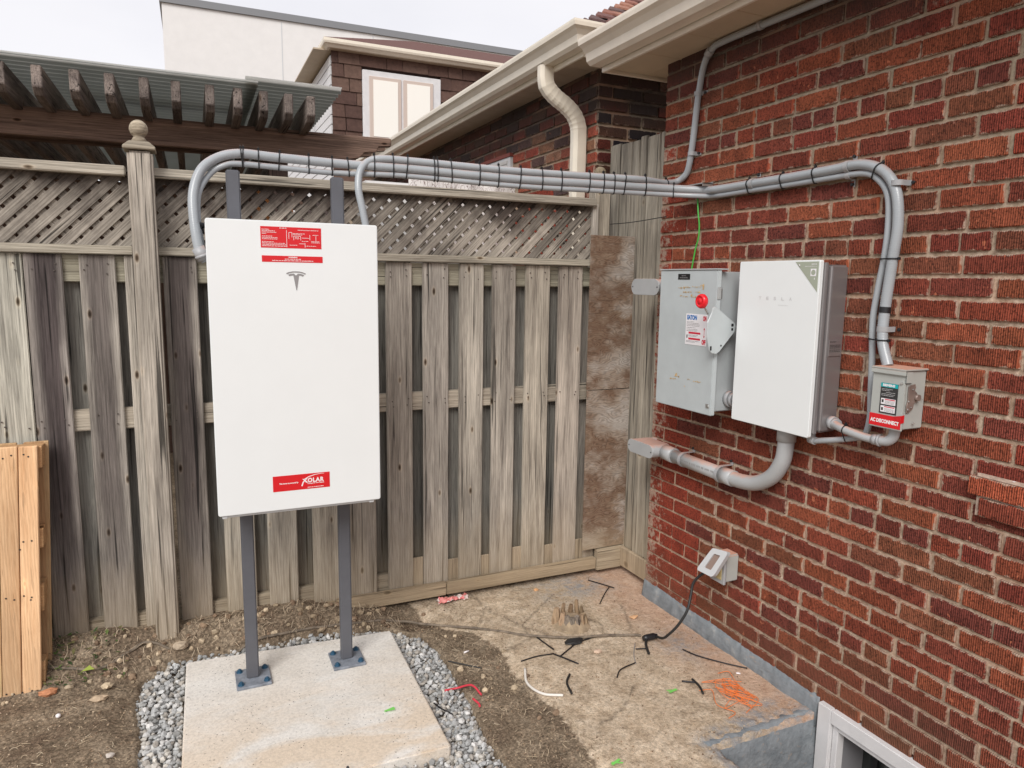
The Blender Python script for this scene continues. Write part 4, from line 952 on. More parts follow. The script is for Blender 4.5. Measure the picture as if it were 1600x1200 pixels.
for z, s_ in ((1.520, 1), (1.497, -1)):
    b.add([(x_, 2.4345+.006, z), (x_, 2.4345, z+.010*s_*1.2), (x_, 2.4345-.006, z), (x_, 2.4345, z+.003*s_)], [(0, 1, 2, 3)])
b.box(x_, x_+.0003, 2.4335, 2.4355, 1.497, 1.520); b.build('red_print', M['rprint'], lb)
b = MB()
for z, e in ((1.552, .05), (1.546, .08), (1.540, .09), (1.534, .085), (1.526, .06), (1.518, .075), (1.512, .07), (1.493, .08), (1.488, .07), (1.467, .085), (1.462, .06)): scr(b, x_, 2.553, 2.553-e, z, .003)
b.build('fine_print', M['gprint'], lb)
b = MB(); b.box(x_-.0002, x_, 2.545, 2.551, 1.480, 1.492); b.build('lock_symbol', M['kprint'], lb)
random.seed(21); b = MB()
for (yc, zc, L) in ((2.60, 1.700, .05), (2.56, 1.703, .05), (2.50, 1.705, .06), (2.46, 1.712, .02), (2.56, 1.682, .06), (2.49, 1.683, .03), (2.60, 1.664, .02), (2.565, 1.662, .04), (2.50, 1.662, .05), (2.60, 1.30, .04), (2.63, 1.285, .05), (2.52, 1.295, .02), (2.46, 1.293, .05), (2.54, 1.262, .01)):
    for k in range(int(L/.006)):
        q = yc+L/2-k*.006+random.uniform(-.003, .003); b.add([(fx, q+.003, zc+random.uniform(-.005, .002)), (fx, q-.003, zc+random.uniform(-.005, .002)), (fx, q-.003, zc+random.uniform(.0, .004)), (fx, q+.003, zc+random.uniform(.0, .004))], [(0, 1, 2, 3)])
for (yc, zc, r) in ((2.455, 1.710, .008), (2.455, 1.698, .005), (2.478, 1.683, .005), (2.482, 1.664, .008), (2.53, 1.668, .007), (2.612, 1.306, .009)):
    b.add([(fx-.0002, yc+math.cos(a)*r*random.uniform(.6, 1.2), zc+math.sin(a)*r*random.uniform(.6, 1.3)) for a in np.linspace(0, 6.28, 9)[:-1]], [tuple(range(8))])
tag(b.build('glue_residue', M['rust'], dr), kind='stuff')
b = MB(); b.cyl((2.17, 2.396, 1.222), (2.17, 2.372, 1.222), .036, 20); b.cyl((2.17, 2.372, 1.222), (2.17, 2.352, 1.222), .031, 20); b.cyl((2.17, 2.352, 1.222), (2.17, 2.29, 1.222), .0255, 20)
o = b.build('pipe_nipple', M['fitting']); tag(o, 'short grey threaded nipple joining the switch box to the inverter', 'pipe nipple')

# ------------------------------------------------------------------ inverter
iv = thing('wall_inverter', 'white wall inverter with faint lettering and a sage corner label', 'inverter', (2.18, 2.11, 1.15))
b = MB(); b.prism(rrect(1.905, 2.318, 1.150, 1.812, .007), lambda u, v, t: (2.120+t, u, v), .018); cv = b.build('front_cover', M['white'], iv, bevel=.002, seg=2)
b = MB(); b.box(2.139, 2.152, 1.893, 2.31, 1.165, 1.803); b.build('edge_trim', M['unit_side'], iv, bevel=.003, seg=2)
b = MB(); b.box(2.153, 2.243, 1.882, 2.305, 1.172, 1.795); b.build('case', M['unit_side'], iv, bevel=.008, seg=3)
b = MB(); b.box(2.165, 2.228, 1.879, 1.8818, 1.46, 1.52); b.build('side_plate', M['unit_side'], iv, bevel=.0005)
b = MB()
scribble(b, 2.168, 2.2, 1.512, .004, 1.8786, fn=lambda u, v: Vector((u, 1.8786, v)))
for z in (1.50, 1.495, 1.49, 1.482, 1.476): scribble(b, 2.168, 2.224, z, .003, 0, fn=lambda u, v: Vector((u, 1.8786, v)))
b.build('rating_print', M['kprint'], iv)
b = MB(); x_ = 2.1192
for i, ch in enumerate('TESLA'): put(b, ch, x_, 2.199-i*.0395, 1.6605, .013, .017, .0003)
scr(b, x_, 2.095, 2.045, 1.640, .0022); b.build('brand_print', M['lprint'], cv)
b = MB(); b.prism([(1.912, 1.806), (2.022, 1.806), (1.912, 1.695)], lambda u, v, t: (2.1190+t, u, v), .0009); sg = b.build('corner_label', M['sage'], cv)
b = MB(); x_ = 2.1186; scr(b, x_, 1.945, 1.920, 1.795, .004); scr(b, x_, 1.975, 1.920, 1.788, .0022); b.box(x_, x_+.0003, 1.921, 1.947, 1.753, 1.780)
b.lathe((x_, 2.002, 1.793), [(.0001, 0), (.004, 0), (.0002, .0003)], 8, 'X'); b.box(x_, x_+.0003, 1.926, 1.929, 1.74, 1.747); b.build('print', M['paper'], sg)
b = MB(); x_ = 2.1182; b.add([(x_, 1.934+math.cos(a)*.010, 1.7665+math.sin(a)*.010) for a in np.linspace(0, 6.28, 17)[:-1]], [tuple(range(16))]); b.build('fan_symbol', M['sage'], sg)
b = MB(); b.tube([(2.2, 2.00+.018*math.cos(a), 1.798+.014*math.sin(a)) for a in np.linspace(0, math.pi, 9)], .0035, 8); b.build('lifting_loop', M['silver'], iv)
# right-hand conduit stub between inverter and AC disconnect
sp_ = thing('short_conduit', 'short curved grey conduit from the inverter flank to the AC disconnect', 'conduit', (2.17, 1.75, 1.2))
b = MB(); b.tube(spline([(2.205, 1.90, 1.210), (2.195, 1.855, 1.208), (2.175, 1.80, 1.203), (2.168, 1.735, 1.196), (2.170, 1.68, 1.192), (2.175, 1.640, 1.194)], .006), .0148, 16); b.build('pipe', M['conduit_wall'], sp_)
b = MB(); b.cyl((2.207, 1.882, 1.211), (2.204, 1.860, 1.209), .0245, 20); b.cyl((2.204, 1.860, 1.209), (2.199, 1.846, 1.208), .0205, 20); b.build('hub', M['fitting'], sp_)
b = MB(); b.cyl((2.171, 1.668, 1.192), (2.172, 1.648, 1.193), .0185, 20); b.cyl((2.172, 1.648, 1.193), (2.173, 1.640, 1.1935), .0215, 20); b.build('lock_nut', M['fitting'], sp_)
b = MB(); b.tube(spline([(2.173, 1.642, 1.193), (2.177, 1.618, 1.196), (2.182, 1.602, 1.212), (2.184, 1.597, 1.245)], .005), .0175, 16); b.build('elbow', M['conduit_wall'], sp_)
b = MB(); b.cyl((2.185, 1.925, 1.130), (2.185, 1.953, 1.132), .0155, 18); b.cyl((2.185, 1.945, 1.132), (2.185, 1.956, 1.175), .017, 18); o = b.build('small_elbow_fitting', M['fitting']); tag(o, 'small grey elbow under the bottom corner of the inverter', 'conduit fitting')
b = ring([(spline([(2.175, 1.80, 1.203), (2.168, 1.735, 1.196)], .004), .0148), (PB, RB)], Vector((2.17, 1.79, 1.19)), Vector((0, 1, .15)).normalized(), width=.004); tag(b.build('cable_tie', M['black']), 'black cable tie holding two conduits together between inverter and AC disconnect', 'cable tie')

# ------------------------------------------------------------------ AC disconnect
ac = thing('ac_disconnect_box', 'small grey AC disconnect box with red sticker, right of the inverter', 'switch box', (2.19, 1.6, 1.243))
b = MB(); b.box(2.150, 2.246, 1.548, 1.664, 1.250, 1.445); b.build('case', M['siemens'], ac, bevel=.003, seg=2)
b = MB(); b.box(2.140, 2.149, 1.546, 1.666, 1.245, 1.436); cvd = b.build('cover', M['siemens'], ac, bevel=.002, seg=2)
b = MB(); b.box(2.132, 2.247, 1.541, 1.669, 1.4455, 1.452); b.box(2.132, 2.139, 1.541, 1.669, 1.430, 1.4455); b.box(2.139, 2.17, 1.541, 1.545, 1.405, 1.4455); b.build('rain_cap', M['siemens'], ac, bevel=.002, seg=2)
lv = [(2.158, 1.395), (2.172, 1.400), (2.188, 1.402), (2.192, 1.390), (2.188, 1.380), (2.200, 1.372), (2.206, 1.355), (2.198, 1.342), (2.190, 1.338), (2.186, 1.320), (2.170, 1.308), (2.156, 1.306), (2.154, 1.33), (2.160, 1.35), (2.158, 1.37)]
b = MB(); b.prism(lv, lambda u, v, t: (u, 1.542+t, v), .005); lev = b.build('lever_plate', M['brownlever'], ac, bevel=.0008)
b = MB(); b.cyl((2.197, 1.546, 1.357), (2.197, 1.532, 1.357), .011, 14); b.build('lever_hub', M['brownlever'], ac)
b = MB()
for (x, z, r) in ((2.176, 1.385, .003), (2.160, 1.345, .003), (2.160, 1.318, .0045), (2.174, 1.325, .0025), (2.190, 1.27, .003), (2.196, 1.27, .002), (2.225, 1.35, .002)): b.cyl((x, 1.5415, z), (x, 1.539, z), r, 8)
b.build('rivet', M['silver'], ac)
b = MB(); b.cyl((2.139, 1.556, 1.405), (2.135, 1.556, 1.405), .004, 8); b.build('screw', M['silver'], cvd)
nl = plate(cvd, 'rating_label', M['kprint'], 1.567, 1.631, 1.296, 1.399, 2.1385)
b = MB(); b.box(2.1380, 2.1384, 1.5675, 1.6305, 1.385, 1.3988); b.build('teal_band', M['teal'], nl)
b = MB(); x_ = 2.1376; put(b, 'SIEMENS', x_, 1.624, 1.3885, .046, .0105, .0006); b.box(2.1380, 2.1384, 1.572, 1.626, 1.327, 1.347); b.box(2.1380, 2.1384, 1.572, 1.626, 1.301, 1.322); tag(b.build('white_print', M['paper'], nl), kind='stuff')
b = MB()
for z, a_, e in ((1.378, 1.626, .04), (1.373, 1.626, .03), (1.367, 1.61, .035), (1.361, 1.626, .05), (1.356, 1.626, .045)): scr(b, x_, a_, a_-e, z, .0022)
b.build('fine_print', M['lprint'], nl)
b = MB(); b.box(x_, x_+.0002, 1.574, 1.612, 1.3425, 1.3455); b.box(x_, x_+.0002, 1.574, 1.612, 1.3175, 1.3205)
b.build('red_print', M['rprint'], nl)
b = MB(); b.box(x_, x_+.0002, 1.616, 1.623, 1.333, 1.343); b.box(x_, x_+.0002, 1.616, 1.623, 1.306, 1.316)
for z in (1.338, 1.334, 1.330, 1.312, 1.308, 1.304): scr(b, x_, 1.611, 1.575, z, .0016)
b.build('symbols', M['kprint'], nl)
rs_ = plate(cvd, 'red_sticker', M['red'], 1.548, 1.6655, 1.2505, 1.291, 2.1385)
b = MB(); put(b, 'AC DISCONNECT', 2.1380, 1.6605, 1.2635, .107, .0165, .0009); b.build('print', M['wprint'], rs_)
b = MB(); b.add([(2.1372, 1.575, 1.2915), (2.1372, 1.547, 1.298), (2.1372, 1.5455, 1.272), (2.1372, 1.565, 1.281), (2.150, 1.5440, 1.300), (2.150, 1.5440, 1.274)], [(0, 1, 2, 3), (1, 4, 5, 2)]); b.build('folded_corner', simple('folded_red_tape', (.55, .01, .015), .35), ac)

# ------------------------------------------------------------------ conduit bodies and big pipe
def cbody(name, y0, y1, z0, z1, x0, x1, lab, tilt=0):
    t = thing(name, lab, 'junction box', ((x0+x1)/2, (y0+y1)/2, z0))
    r = (z1-z0)/2-.001
    b = MB(); b.prism(rrect(y0, y1, z0, z1, r, 7), lambda u, v, w_: (x0+.006+w_, u, v), x1-x0-.006); b.build('body', M['conduit_wall'], t, bevel=.002)
    b = MB(); b.prism(rrect(y0-.002, y1+.002, z0-.002, z1+.002, r+.002, 7), lambda u, v, w_: (x0+w_, u, v), .0055); c_ = b.build('cover', M['conduit_wall'], t, bevel=.0012)
    for y in (y0+.012, y1-.012): MB().cyl((x0-.0012, y, (z0+z1)/2), (x0+.001, y, (z0+z1)/2), .0038, 8).build('screw', M['black'], c_)
    return t
t = cbody('junction_box', 2.842, 3.070, 1.662, 1.738, 2.10, 2.165, 'upper grey round-ended conduit body between fence panel and switch box')
b = MB(); b.cyl((2.135, 2.86, 1.70), (2.135, 2.75, 1.70), .030, 18); b.cyl((2.15, 3.03, 1.70), (2.40, 3.03, 1.70), .030, 18); b.build('stub_pipe', M['conduit_wall'], t)
t = cbody('junction_box', 2.835, 3.050, .850, .915, 2.10, 2.215, 'lower grey round-ended conduit body at the left end of the thick pipe')
b = MB(); b.cyl((2.18, 2.84, .882), (2.188, 2.775, .874), .038, 20); b.build('hub', M['conduit_wall'], t); MB().cyl((2.16, 3.02, .882), (2.42, 3.02, .882), .030, 18).build('stub_pipe', M['conduit_wall'], t)
bp2 = thing('thick_pvc_pipe', 'thick grey PVC pipe sloping past the wall and sweeping up into the inverter', 'pipe', (2.19, 2.4, .87))
b = MB(); b.cyl((2.19, 2.80, .8725), (2.19, 2.36, .867), .0325, 22); pp = b.build('pipe', M['conduit_wall'], bp2)
b = MB()
s_len = 2.70-2.44; yv = 2.70
random.seed(9)
while yv > 2.45:
    wd = random.uniform(.003, .006); a0 = D2R(186); r_ = .0328
    for zz in (0,):
        hh = .0055; vs = []
        for (dy, dz) in ((0, -hh), (-wd, -hh), (-wd, hh), (0, hh)):
            an = dz/r_; vs.append((2.19-r_*math.cos(an), yv+dy, .871+r_*math.sin(an)+.004))
        b.add(vs, [(0, 1, 2, 3)])
    yv -= wd+random.choice([.003, .004, .003, .010])
b.build('pipe_lettering', M['gprint'], pp)
b = MB(); b.tube(spline([(2.19, 2.375, .8675), (2.19, 2.30, .869), (2.19, 2.215, .886), (2.19, 2.135, .935), (2.19, 2.088, 1.005), (2.19, 2.075, 1.07), (2.19, 2.073, 1.14)], .01), .0325, 22); b.build('elbow', M['conduit_wall'], bp2)
b = MB(); b.cyl((2.19, 2.425, .868), (2.19, 2.355, .867), .0365, 22); b.build('coupling', M['conduit_wall'], bp2)
b = MB(); b.cyl((2.19, 2.073, 1.098), (2.19, 2.073, 1.172), .0375, 22); b.build('coupling', M['conduit_wall'], bp2)
b = MB(); b.cyl((2.19, 2.80, .8725), (2.19, 2.77, .872), .036, 22); b.build('coupling', M['conduit_wall'], bp2)
strap('conduit_strap', (2.19, 2.70, .872), 'y', .033, 'left strap on the thick sloping PVC pipe', 1)
strap('conduit_strap', (2.19, 2.435, .868), 'y', .0365, 'right strap on the thick sloping PVC pipe, before its bend', 1)

# ------------------------------------------------------------------ outlet box, cord
ot = thing('outdoor_outlet_box', 'grey outdoor outlet box low on the brick wall with its cover tilted open', 'outlet box', (2.2, 2.38, .38))
b = MB(); b.box(2.172, 2.248, 2.352, 2.430, .385, .512); b.build('box', M['siemens'], ot, bevel=.006, seg=2)
b = MB(); b.box(2.158, 2.171, 2.344, 2.438, .378, .522); b.build('gasket', M['fitting'], ot, bevel=.003)
b = MB(); b.box(2.153, 2.1575, 2.36, 2.42, .40, .50); b.build('receptacle', simple('yellow_tagged_receptacle', (.45, .36, .18), .5, 40, .4), ot)
# cover hinged on the left top edge, tilted out at the bottom
fr = [Vector((2.118, 2.385, .548)), Vector((2.135, 2.300, .556)), Vector((2.085, 2.337, .432)), Vector((2.070, 2.430, .437))]   # TL, TR, BR, BL
def bil(u, v, d):
    p = (fr[0].lerp(fr[1], u)).lerp(fr[3].lerp(fr[2], u), v); nrm = (fr[1]-fr[0]).cross(fr[3]-fr[0]).normalized()
    if nrm.x > 0: nrm = -nrm
    return p-nrm*d
ro = rrect(0, 1, 0, 1, .14, 4); ri = rrect(.30, .70, .20, .80, .05, 4); vs = [bil(u, v, 0) for u, v in ro]+[bil(u, v, 0) for u, v in ri]+[bil(u, v, .022) for u, v in ro]+[bil(u, v, .008) for u, v in ri]
n_ = len(ro); fs = []
for i in range(n_):
    j = (i+1) % n_; fs += [(i, j, n_+j, n_+i), (2*n_+i, i, j, 2*n_+j), (n_+i, n_+j, 3*n_+j, 3*n_+i)]
MB().add(vs, fs).build('flip_cover', simple('pale_grey_cover', (.52, .53, .54), .35), ot, bevel=.0)
b = MB(); b.add([bil(u, v, .007) for u, v in rrect(.28, .72, .18, .82, .05, 4)], [tuple(range(n_))]); b.build('smoked_window', glass_dark('smoked_window', (.26, .19, .16), .2), ot)

def ground_pts(L, dz): return [(x, y, h_ground(x, y)*1.0+dz) for x, y in L]
cd = [(-0.86, 3.40), (-.63, 3.33), (-.50, 3.30), (-.365, 3.28), (-.26, 3.33), (-.17, 3.34), (.062, 3.28), (.262, 3.29), (.60, 3.30), (.90, 3.30), (1.085, 3.20), (1.27, 3.05), (1.46, 2.87), (1.65, 2.765), (1.835, 2.715), (1.95, 2.66)]
cdp = ground_pts(cd, .008)
P = spline(cdp, .008); P = [Vector((p.x, p.y, p.z+fbm(p.x*9, p.y*9)*.004)) for p in P]
MBc = MB(); MBc.tube(P, .0065, 8); o = MBc.build('muddy_cable', simple('mud_crusted_cable', (.17, .135, .10), .8, 30, .5, bs=.4)); tag(o, 'mud-covered cable lying along the ground from the pallet to the black plug', 'cable')
P = spline([(1.99, 2.61, .045), (2.03, 2.565, .06), (1.985, 2.50, .105), (2.01, 2.462, .165), (2.045, 2.447, .235), (2.075, 2.462, .30), (2.088, 2.475, .35), (2.105, 2.462, .395), (2.150, 2.42, .43)], .006)
P = spline([(1.995, 2.605, .045), (1.99, 2.545, .065), (1.985, 2.498, .105), (2.01, 2.462, .165), (2.045, 2.447, .235), (2.075, 2.462, .30), (2.092, 2.470, .35), (2.115, 2.452, .392), (2.150, 2.42, .43)], .006)
ct = thing('black_power_cord', 'black power cord hanging from the outdoor outlet to the ground', 'power cord', (2.0, 2.55, .03))
MB().tube(P, .0062, 10).build('cord', M['rubber'], ct)
MB().tube([(1.93, 2.612, .044), (1.945, 2.612, .044), (1.985, 2.609, .045), (2.003, 2.603, .045)], [.012, .0155, .0155, .011], 12).build('plug', M['black'], ct)
MB().tube(spline([(1.95, 2.607, .040), (1.925, 2.585, .037), (1.905, 2.55, .034), (1.885, 2.505, .032)], .008), .0062, 8).build('tail', M['rubber'], ct)

# ------------------------------------------------------------------ little wires
b = MB(); b.tube(spline([(2.225, 2.742, 2.13), (2.22, 2.723, 2.04), (2.222, 2.715, 1.995), (2.222, 2.715, 1.937), (2.222, 2.734, 1.878), (2.222, 2.755, 1.782)], .008), .0035, 8); o = b.build('green_ground_wire', M['green']); tag(o, 'bright green ground wire running down the bricks into the switch box', 'wire')
b = MB(); b.tube(spline([(2.21, 2.70, 1.175), (2.20, 2.72, 1.130), (2.20, 2.675, 1.121), (2.20, 2.63, 1.13), (2.21, 2.62, 1.17)], .006), .005, 8); o = b.build('green_wire_loop', M['green']); tag(o, 'green wire loop hanging just under the switch box', 'wire')
b = MB(); b.tube(spline([(2.165, 3.395, 2.035), (2.20, 3.24, 2.037), (2.235, 3.05, 2.048), (2.246, 3.0, 2.052)], .01), .0022, 6); o = b.build('thin_black_wire', M['rubber']); tag(o, 'thin black wire stretched from the tall side panel to the brick corner', 'wire')

# ------------------------------------------------------------------ debris on the ground
def scrap(name, L, r, mat, lab, cat, lift=.004, seg=6, group=None):
    P = spline([(x, y, h_ground(x, y)+r+lift*random.uniform(.2, 1.4)) for x, y in L], .01); b = MB(); b.tube(P, r, seg); o = b.build(name, M[mat]); tag(o, lab, cat, group); return o
gcut = 'offcuts on the dusty ground'
random.seed(13)
scrap('tie_offcut', [(2.052, 3.322), (2.09, 3.245), (2.130, 3.169)], .003, 'black', 'straight black offcut lying near the fence corner', 'offcut', group=gcut)
scrap('tie_offcut', [(2.113, 3.194), (2.05, 3.14), (1.953, 3.038)], .003, 'black', 'curved black offcut crossing the one near the fence corner', 'offcut', group=gcut)
scrap('tie_offcut', [(1.482, 2.855), (1.492, 2.78), (1.499, 2.711)], .0035, 'black', 'short black offcut just left of the tree stump, below the cable', 'offcut', group=gcut)
scrap('tie_offcut', [(1.319, 2.686), (1.40, 2.69), (1.480, 2.682)], .003, 'black', 'black offcut at the dark soil edge pointing left, above the white wire', 'offcut', group=gcut)
scrap('tie_offcut', [(1.480, 2.682), (1.51, 2.62), (1.541, 2.554)], .0035, 'black', 'black offcut sloping down right from the meeting of three offcuts', 'offcut', group=gcut)
scrap('tie_offcut', [(1.497, 2.645), (1.57, 2.69), (1.639, 2.727), (1.752, 2.745)], .0035, 'black', 'longest black offcut sloping up right towards the cable', 'offcut', group=gcut)
scrap('tie_offcut', [(1.639, 2.394), (1.69, 2.442), (1.785, 2.466)], .003, 'black', 'bent black offcut lying in the middle of the dusty slab', 'offcut', group=gcut)
scrap('dry_twig', [(1.782, 2.461), (1.82, 2.53), (1.881, 2.609)], .002, 'gprint', 'thin dry twig standing over the bent black offcut', 'twig')
scrap('tie_offcut', [(1.461, 2.493), (1.42, 2.445), (1.397, 2.364)], .005, 'rubber', 'thick curved black offcut right of the white wire', 'offcut', group=gcut)
scrap('tie_offcut', [(2.055, 2.475), (2.080, 2.398), (2.150, 2.30), (2.215, 2.225)], .003, 'black', 'long thin black offcut lying towards the grey wall foot', 'offcut', group=gcut)
scrap('tie_offcut', [(1.881, 2.261), (1.93, 2.228)], .004, 'black', 'stubby black offcut touching a curved one left of the orange string', 'offcut', group=gcut)
scrap('tie_offcut', [(1.932, 2.255), (1.925, 2.20), (1.899, 2.145)], .005, 'rubber', 'thick curved black offcut left of the orange string', 'offcut', group=gcut)
scrap('tie_offcut', [(1.855, 2.565), (1.905, 2.546)], .003, 'black', 'tiny black offcut beside the cord tail', 'offcut', group=gcut)
scrap('wire_offcut', [(1.305, 2.617), (1.270, 2.52), (1.290, 2.42), (1.361, 2.370)], .0058, 'whitew', 'curved white wire offcut on the edge of the slab', 'wire', seg=8)
o = scrap('wire_offcut', [(.936, 2.627), (.993, 2.628), (1.034, 2.569), (1.048, 2.497)], .0045, 'redw', 'curved red wire offcut on the gravel', 'wire', lift=.012, seg=8); o.location.z += .022
o = scrap('wire_offcut', [(1.012, 2.50), (1.022, 2.46), (1.017, 2.44)], .0045, 'redw', 'very short red wire offcut on the gravel edge', 'wire', seg=8); o.location.z += .012
o = scrap('tie_offcut', [(.866, 2.562), (.88, 2.52), (.912, 2.460)], .003, 'black', 'black offcut between the pad edge and the gravel', 'offcut', group=gcut); o.location.z += .03
scrap('tie_offcut', [(1.028, 2.842), (1.09, 2.79), (1.153, 2.745)], .003, 'rubber', 'dark straight stick on the damp soil right of the gravel', 'offcut', group=gcut)
# orange string tangle
random.seed(4); b = MB()
for k in range(4):
    cx, cy = random.uniform(2.0, 2.05), random.uniform(2.05, 2.16); P = []
    for i in range(13): P.append((cx+random.gauss(0, .035)+.02*math.sin(i), cy+random.gauss(0, .045), .032+random.uniform(0, .016)))
    b.tube(spline(P, .006), .0012, 5)
b.tube(spline([(2.06, 2.24, .035), (2.11, 2.23, .037), (2.09, 2.17, .036), (2.07, 2.10, .034), (2.08, 2.02, .034), (1.97, 1.97, .032)], .006), .0014, 5)
b.tube(spline([(1.90, 2.17, .032), (1.95, 2.15, .033), (1.90, 2.06, .033), (1.93, 1.99, .033), (1.88, 1.97, .032)], .006), .0014, 5)
o = b.build('orange_string', M['orange']); tag(o, 'tangled orange mason string on the ground by the wall', 'string')
# stump of roots
st_ = thing('tree_stump', 'small splintered stump of pale roots sticking out of the cracked slab', 'tree stump', (1.70, 2.90, .02))
random.seed(8); wm = wood('stump_wood', 'Z', (.46, .38, .29), (.20, .155, .115), grain=.8)
for i, (dx, dy, hh, r, t) in enumerate(((-.085, .02, .105, .020, (1.1, .95, .8)), (-.06, -.02, .10, .016, (1.2, 1, .85)), (-.035, -.03, .088, .018, (.75, .76, .80)), (-.008, -.035, .082, .019, (.72, .75, .8)), (.022, -.03, .088, .019, (.74, .75, .8)), (.05, -.015, .09, .016, (1.1, .95, .8)), (.075, .015, .08, .016, (1.1, 1, .85)), (.0, .03, .12, .014, (.9, .75, .6)), (.04, .05, .135, .012, (.8, .68, .55)), (-.04, .04, .12, .012, (1, .85, .7)), (.07, .05, .10, .012, (.9, .8, .65)))):
    x = 1.70+dx*.75+dy*.3; y = 2.895+dy-dx*.35; b = MB()
    P = [(x+random.uniform(-.003, .003)+dx*.03*(4-k), y, .0+hh*k/4) for k in range(5)]
    b.tube(P, [r*1.35, r*1.15, r*1.05, r*.95, r*.7], 6, smooth=False); b.build('root', wm, st_, color=(*t, 1))
b = MB(); b.lathe((1.70, 2.90, .010), [(.13, 0), (.10, .012), (.07, .03), (.052, .055), (.03, .07), (.01, .072)], 11); b.build('root_crown', simple('rootcrown_earth', (.33, .25, .165), .95, 20, .4, bs=.6, bd=.01), st_)
# crumpled wrapper, chips, stones, leaf scraps
def lump(name, c, sx, sy, sz, mat, lab, cat, seed, sub=2):
    random.seed(seed); bm = bmesh.new(); bmesh.ops.create_icosphere(bm, subdivisions=sub, radius=1)
    vs = [(c[0]+v.co.x*sx*(1+random.uniform(-.3, .3)), c[1]+v.co.y*sy*(1+random.uniform(-.3, .3)), c[2]+sz*.6+v.co.z*sz*(1+random.uniform(-.3, .3))) for v in bm.verts]; fs = [tuple(v.index for v in f.verts) for f in bm.faces]; bm.free()
    o = MB().add(vs, fs).build(name, mat if not isinstance(mat, str) else M[mat]); tag(o, lab, cat); return o
def wrapm():
    g = G('red_and_white_wrapper'); n = g.noise(g.pos(), 17, 2); return g.fin(g.ramp(n, (.47, (.72, .60, .55)), (.5, (.62, .14, .14)), (.6, (.70, .25, .22))), .5)
def sheet(name, c, L, W_, H, mat, lab, cat, seed):
    random.seed(seed); n1, n2 = 14, 7; vs = []
    for i in range(n1):
        for j in range(n2): vs.append((c[0]+(i/(n1-1)-.5)*L+random.uniform(-.004, .004), c[1]+(j/(n2-1)-.5)*W_+fbm(i*.5, 3)*.02, c[2]+H*abs(fbm(i*.55, j*.8, seed))+H*.5*math.sin(math.pi*j/(n2-1))))
    fs = [(i*n2+j, i*n2+j+1, (i+1)*n2+j+1, (i+1)*n2+j) for i in range(n1-1) for j in range(n2-1)]
    o = MB().add(vs, fs).build(name, mat); md = o.modifiers.new('thickness', 'SOLIDIFY'); md.thickness = .0012; tag(o, lab, cat)
sheet('crumpled_wrapper', (1.25, 3.388, .028), .17, .045, .026, wrapm(), 'crumpled red and white plastic wrapper tucked under the fence', 'wrapper', 3)
lump('wood_chip', (2.03, 2.835, .028), .030, .016, .007, simple('raw_wood_chip', (.66, .40, .22), .8), 'small pale wood chip on the slab behind the power cord', 'wood chip', 4, 1)
lump('dark_rag', (1.625, 2.74, .026), .045, .028, .012, 'rubber', 'little black clump of torn mesh below the stump', 'rag', 6)
lump('stone', (-.07, 3.30, .085), .032, .026, .018, simple('tan_stone', (.46, .37, .27), .9, 30, .3), 'tan stone at the foot of the fence right of the ball-topped post', 'stone', 8)
lump('stone', (-.345, 3.18, .03), .02, .018, .012, simple('sandy_clod', (.55, .44, .30), .9, 30, .3), 'sandy clod on the bare soil left of the gravel', 'stone', 9)
lump('stone', (-.37, 3.10, .025), .034, .02, .012, simple('sandy_clod_b', (.50, .38, .26), .9, 30, .3), 'larger sandy clod in front of the small one left of the gravel', 'stone', 19)
lump('stone', (-.30, 2.70, .02), .014, .012, .009, simple('pale_pebble', (.50, .45, .40), .9), 'pale pebble alone on the soil left of the gravel', 'stone', 10)
lump('stone', (1.68, 2.62, .024), .018, .015, .009, simple('pink_pebble', (.58, .43, .32), .9), 'round pinkish pebble on the slab below the cable', 'stone', 14)
lump('brick_fragment', (-.555, 3.22, .03), .035, .02, .014, simple('brick_fragment', (.50, .22, .11), .9, 30, .3), 'rusty orange brick fragment at the foot of the pallet', 'brick fragment', 11)
lump('brick_fragment', (1.72, 3.33, .018), .018, .012, .010, simple('brick_bit', (.62, .34, .16), .9), 'little orange fragment near the fence kick board', 'brick fragment', 12)
for i, (x, y, z, lab) in enumerate(((.675, 2.545, .042, 'bright green plastic scrap on the concrete pad'), (1.80, 2.225, .026, 'faint green plastic scrap on the slab'), (1.335, 1.94, .026, 'bright green plastic scrap at the bottom edge of the photo'))):
    random.seed(i); b = MB()
    for k in range(3): a = random.uniform(-.6, .3); b.bar((x-.02*math.cos(a), y-.02*math.sin(a)-.006*k, z+.002*k), (x+.02*math.cos(a), y+.02*math.sin(a)-.006*k, z+.002*k+.003), .006, .0012)
    o = b.build('plastic_scrap', M['lime']); tag(o, lab, 'plastic scrap')
o = MB().cyl((1.12, 2.88, .014), (1.145, 2.885, .015), .004, 8).build('filter_stub', M['wprint']); tag(o, 'tiny white stub on the damp soil', 'litter')
o = MB().lathe((-.50, 3.04, .02), [(.002, 0), (.009, .004), (.009, .012), (.002, .016)], 12).build('white_pellet', M['wprint']); tag(o, 'tiny round white pellet on the soil by the pallet', 'litter')
o = MB().cyl((2.155, 2.205, .03), (2.14, 2.215, .031), .004, 8).build('filter_stub', M['wprint']); tag(o, 'tiny white stub behind the orange string', 'litter')
b = MB(); b.tube([(.20, 2.118, .045), (.21, 2.10, .055)], .006, 8)
# cable stub standing at the pad front edge
o = MB().tube([(.452, 2.252, .03), (.450, 2.246, .055), (.448, 2.243, .066)], .005, 8).build('cable_stub', M['kprint']); tag(o, 'dark cable end poking up at the front edge of the pad', 'cable end')

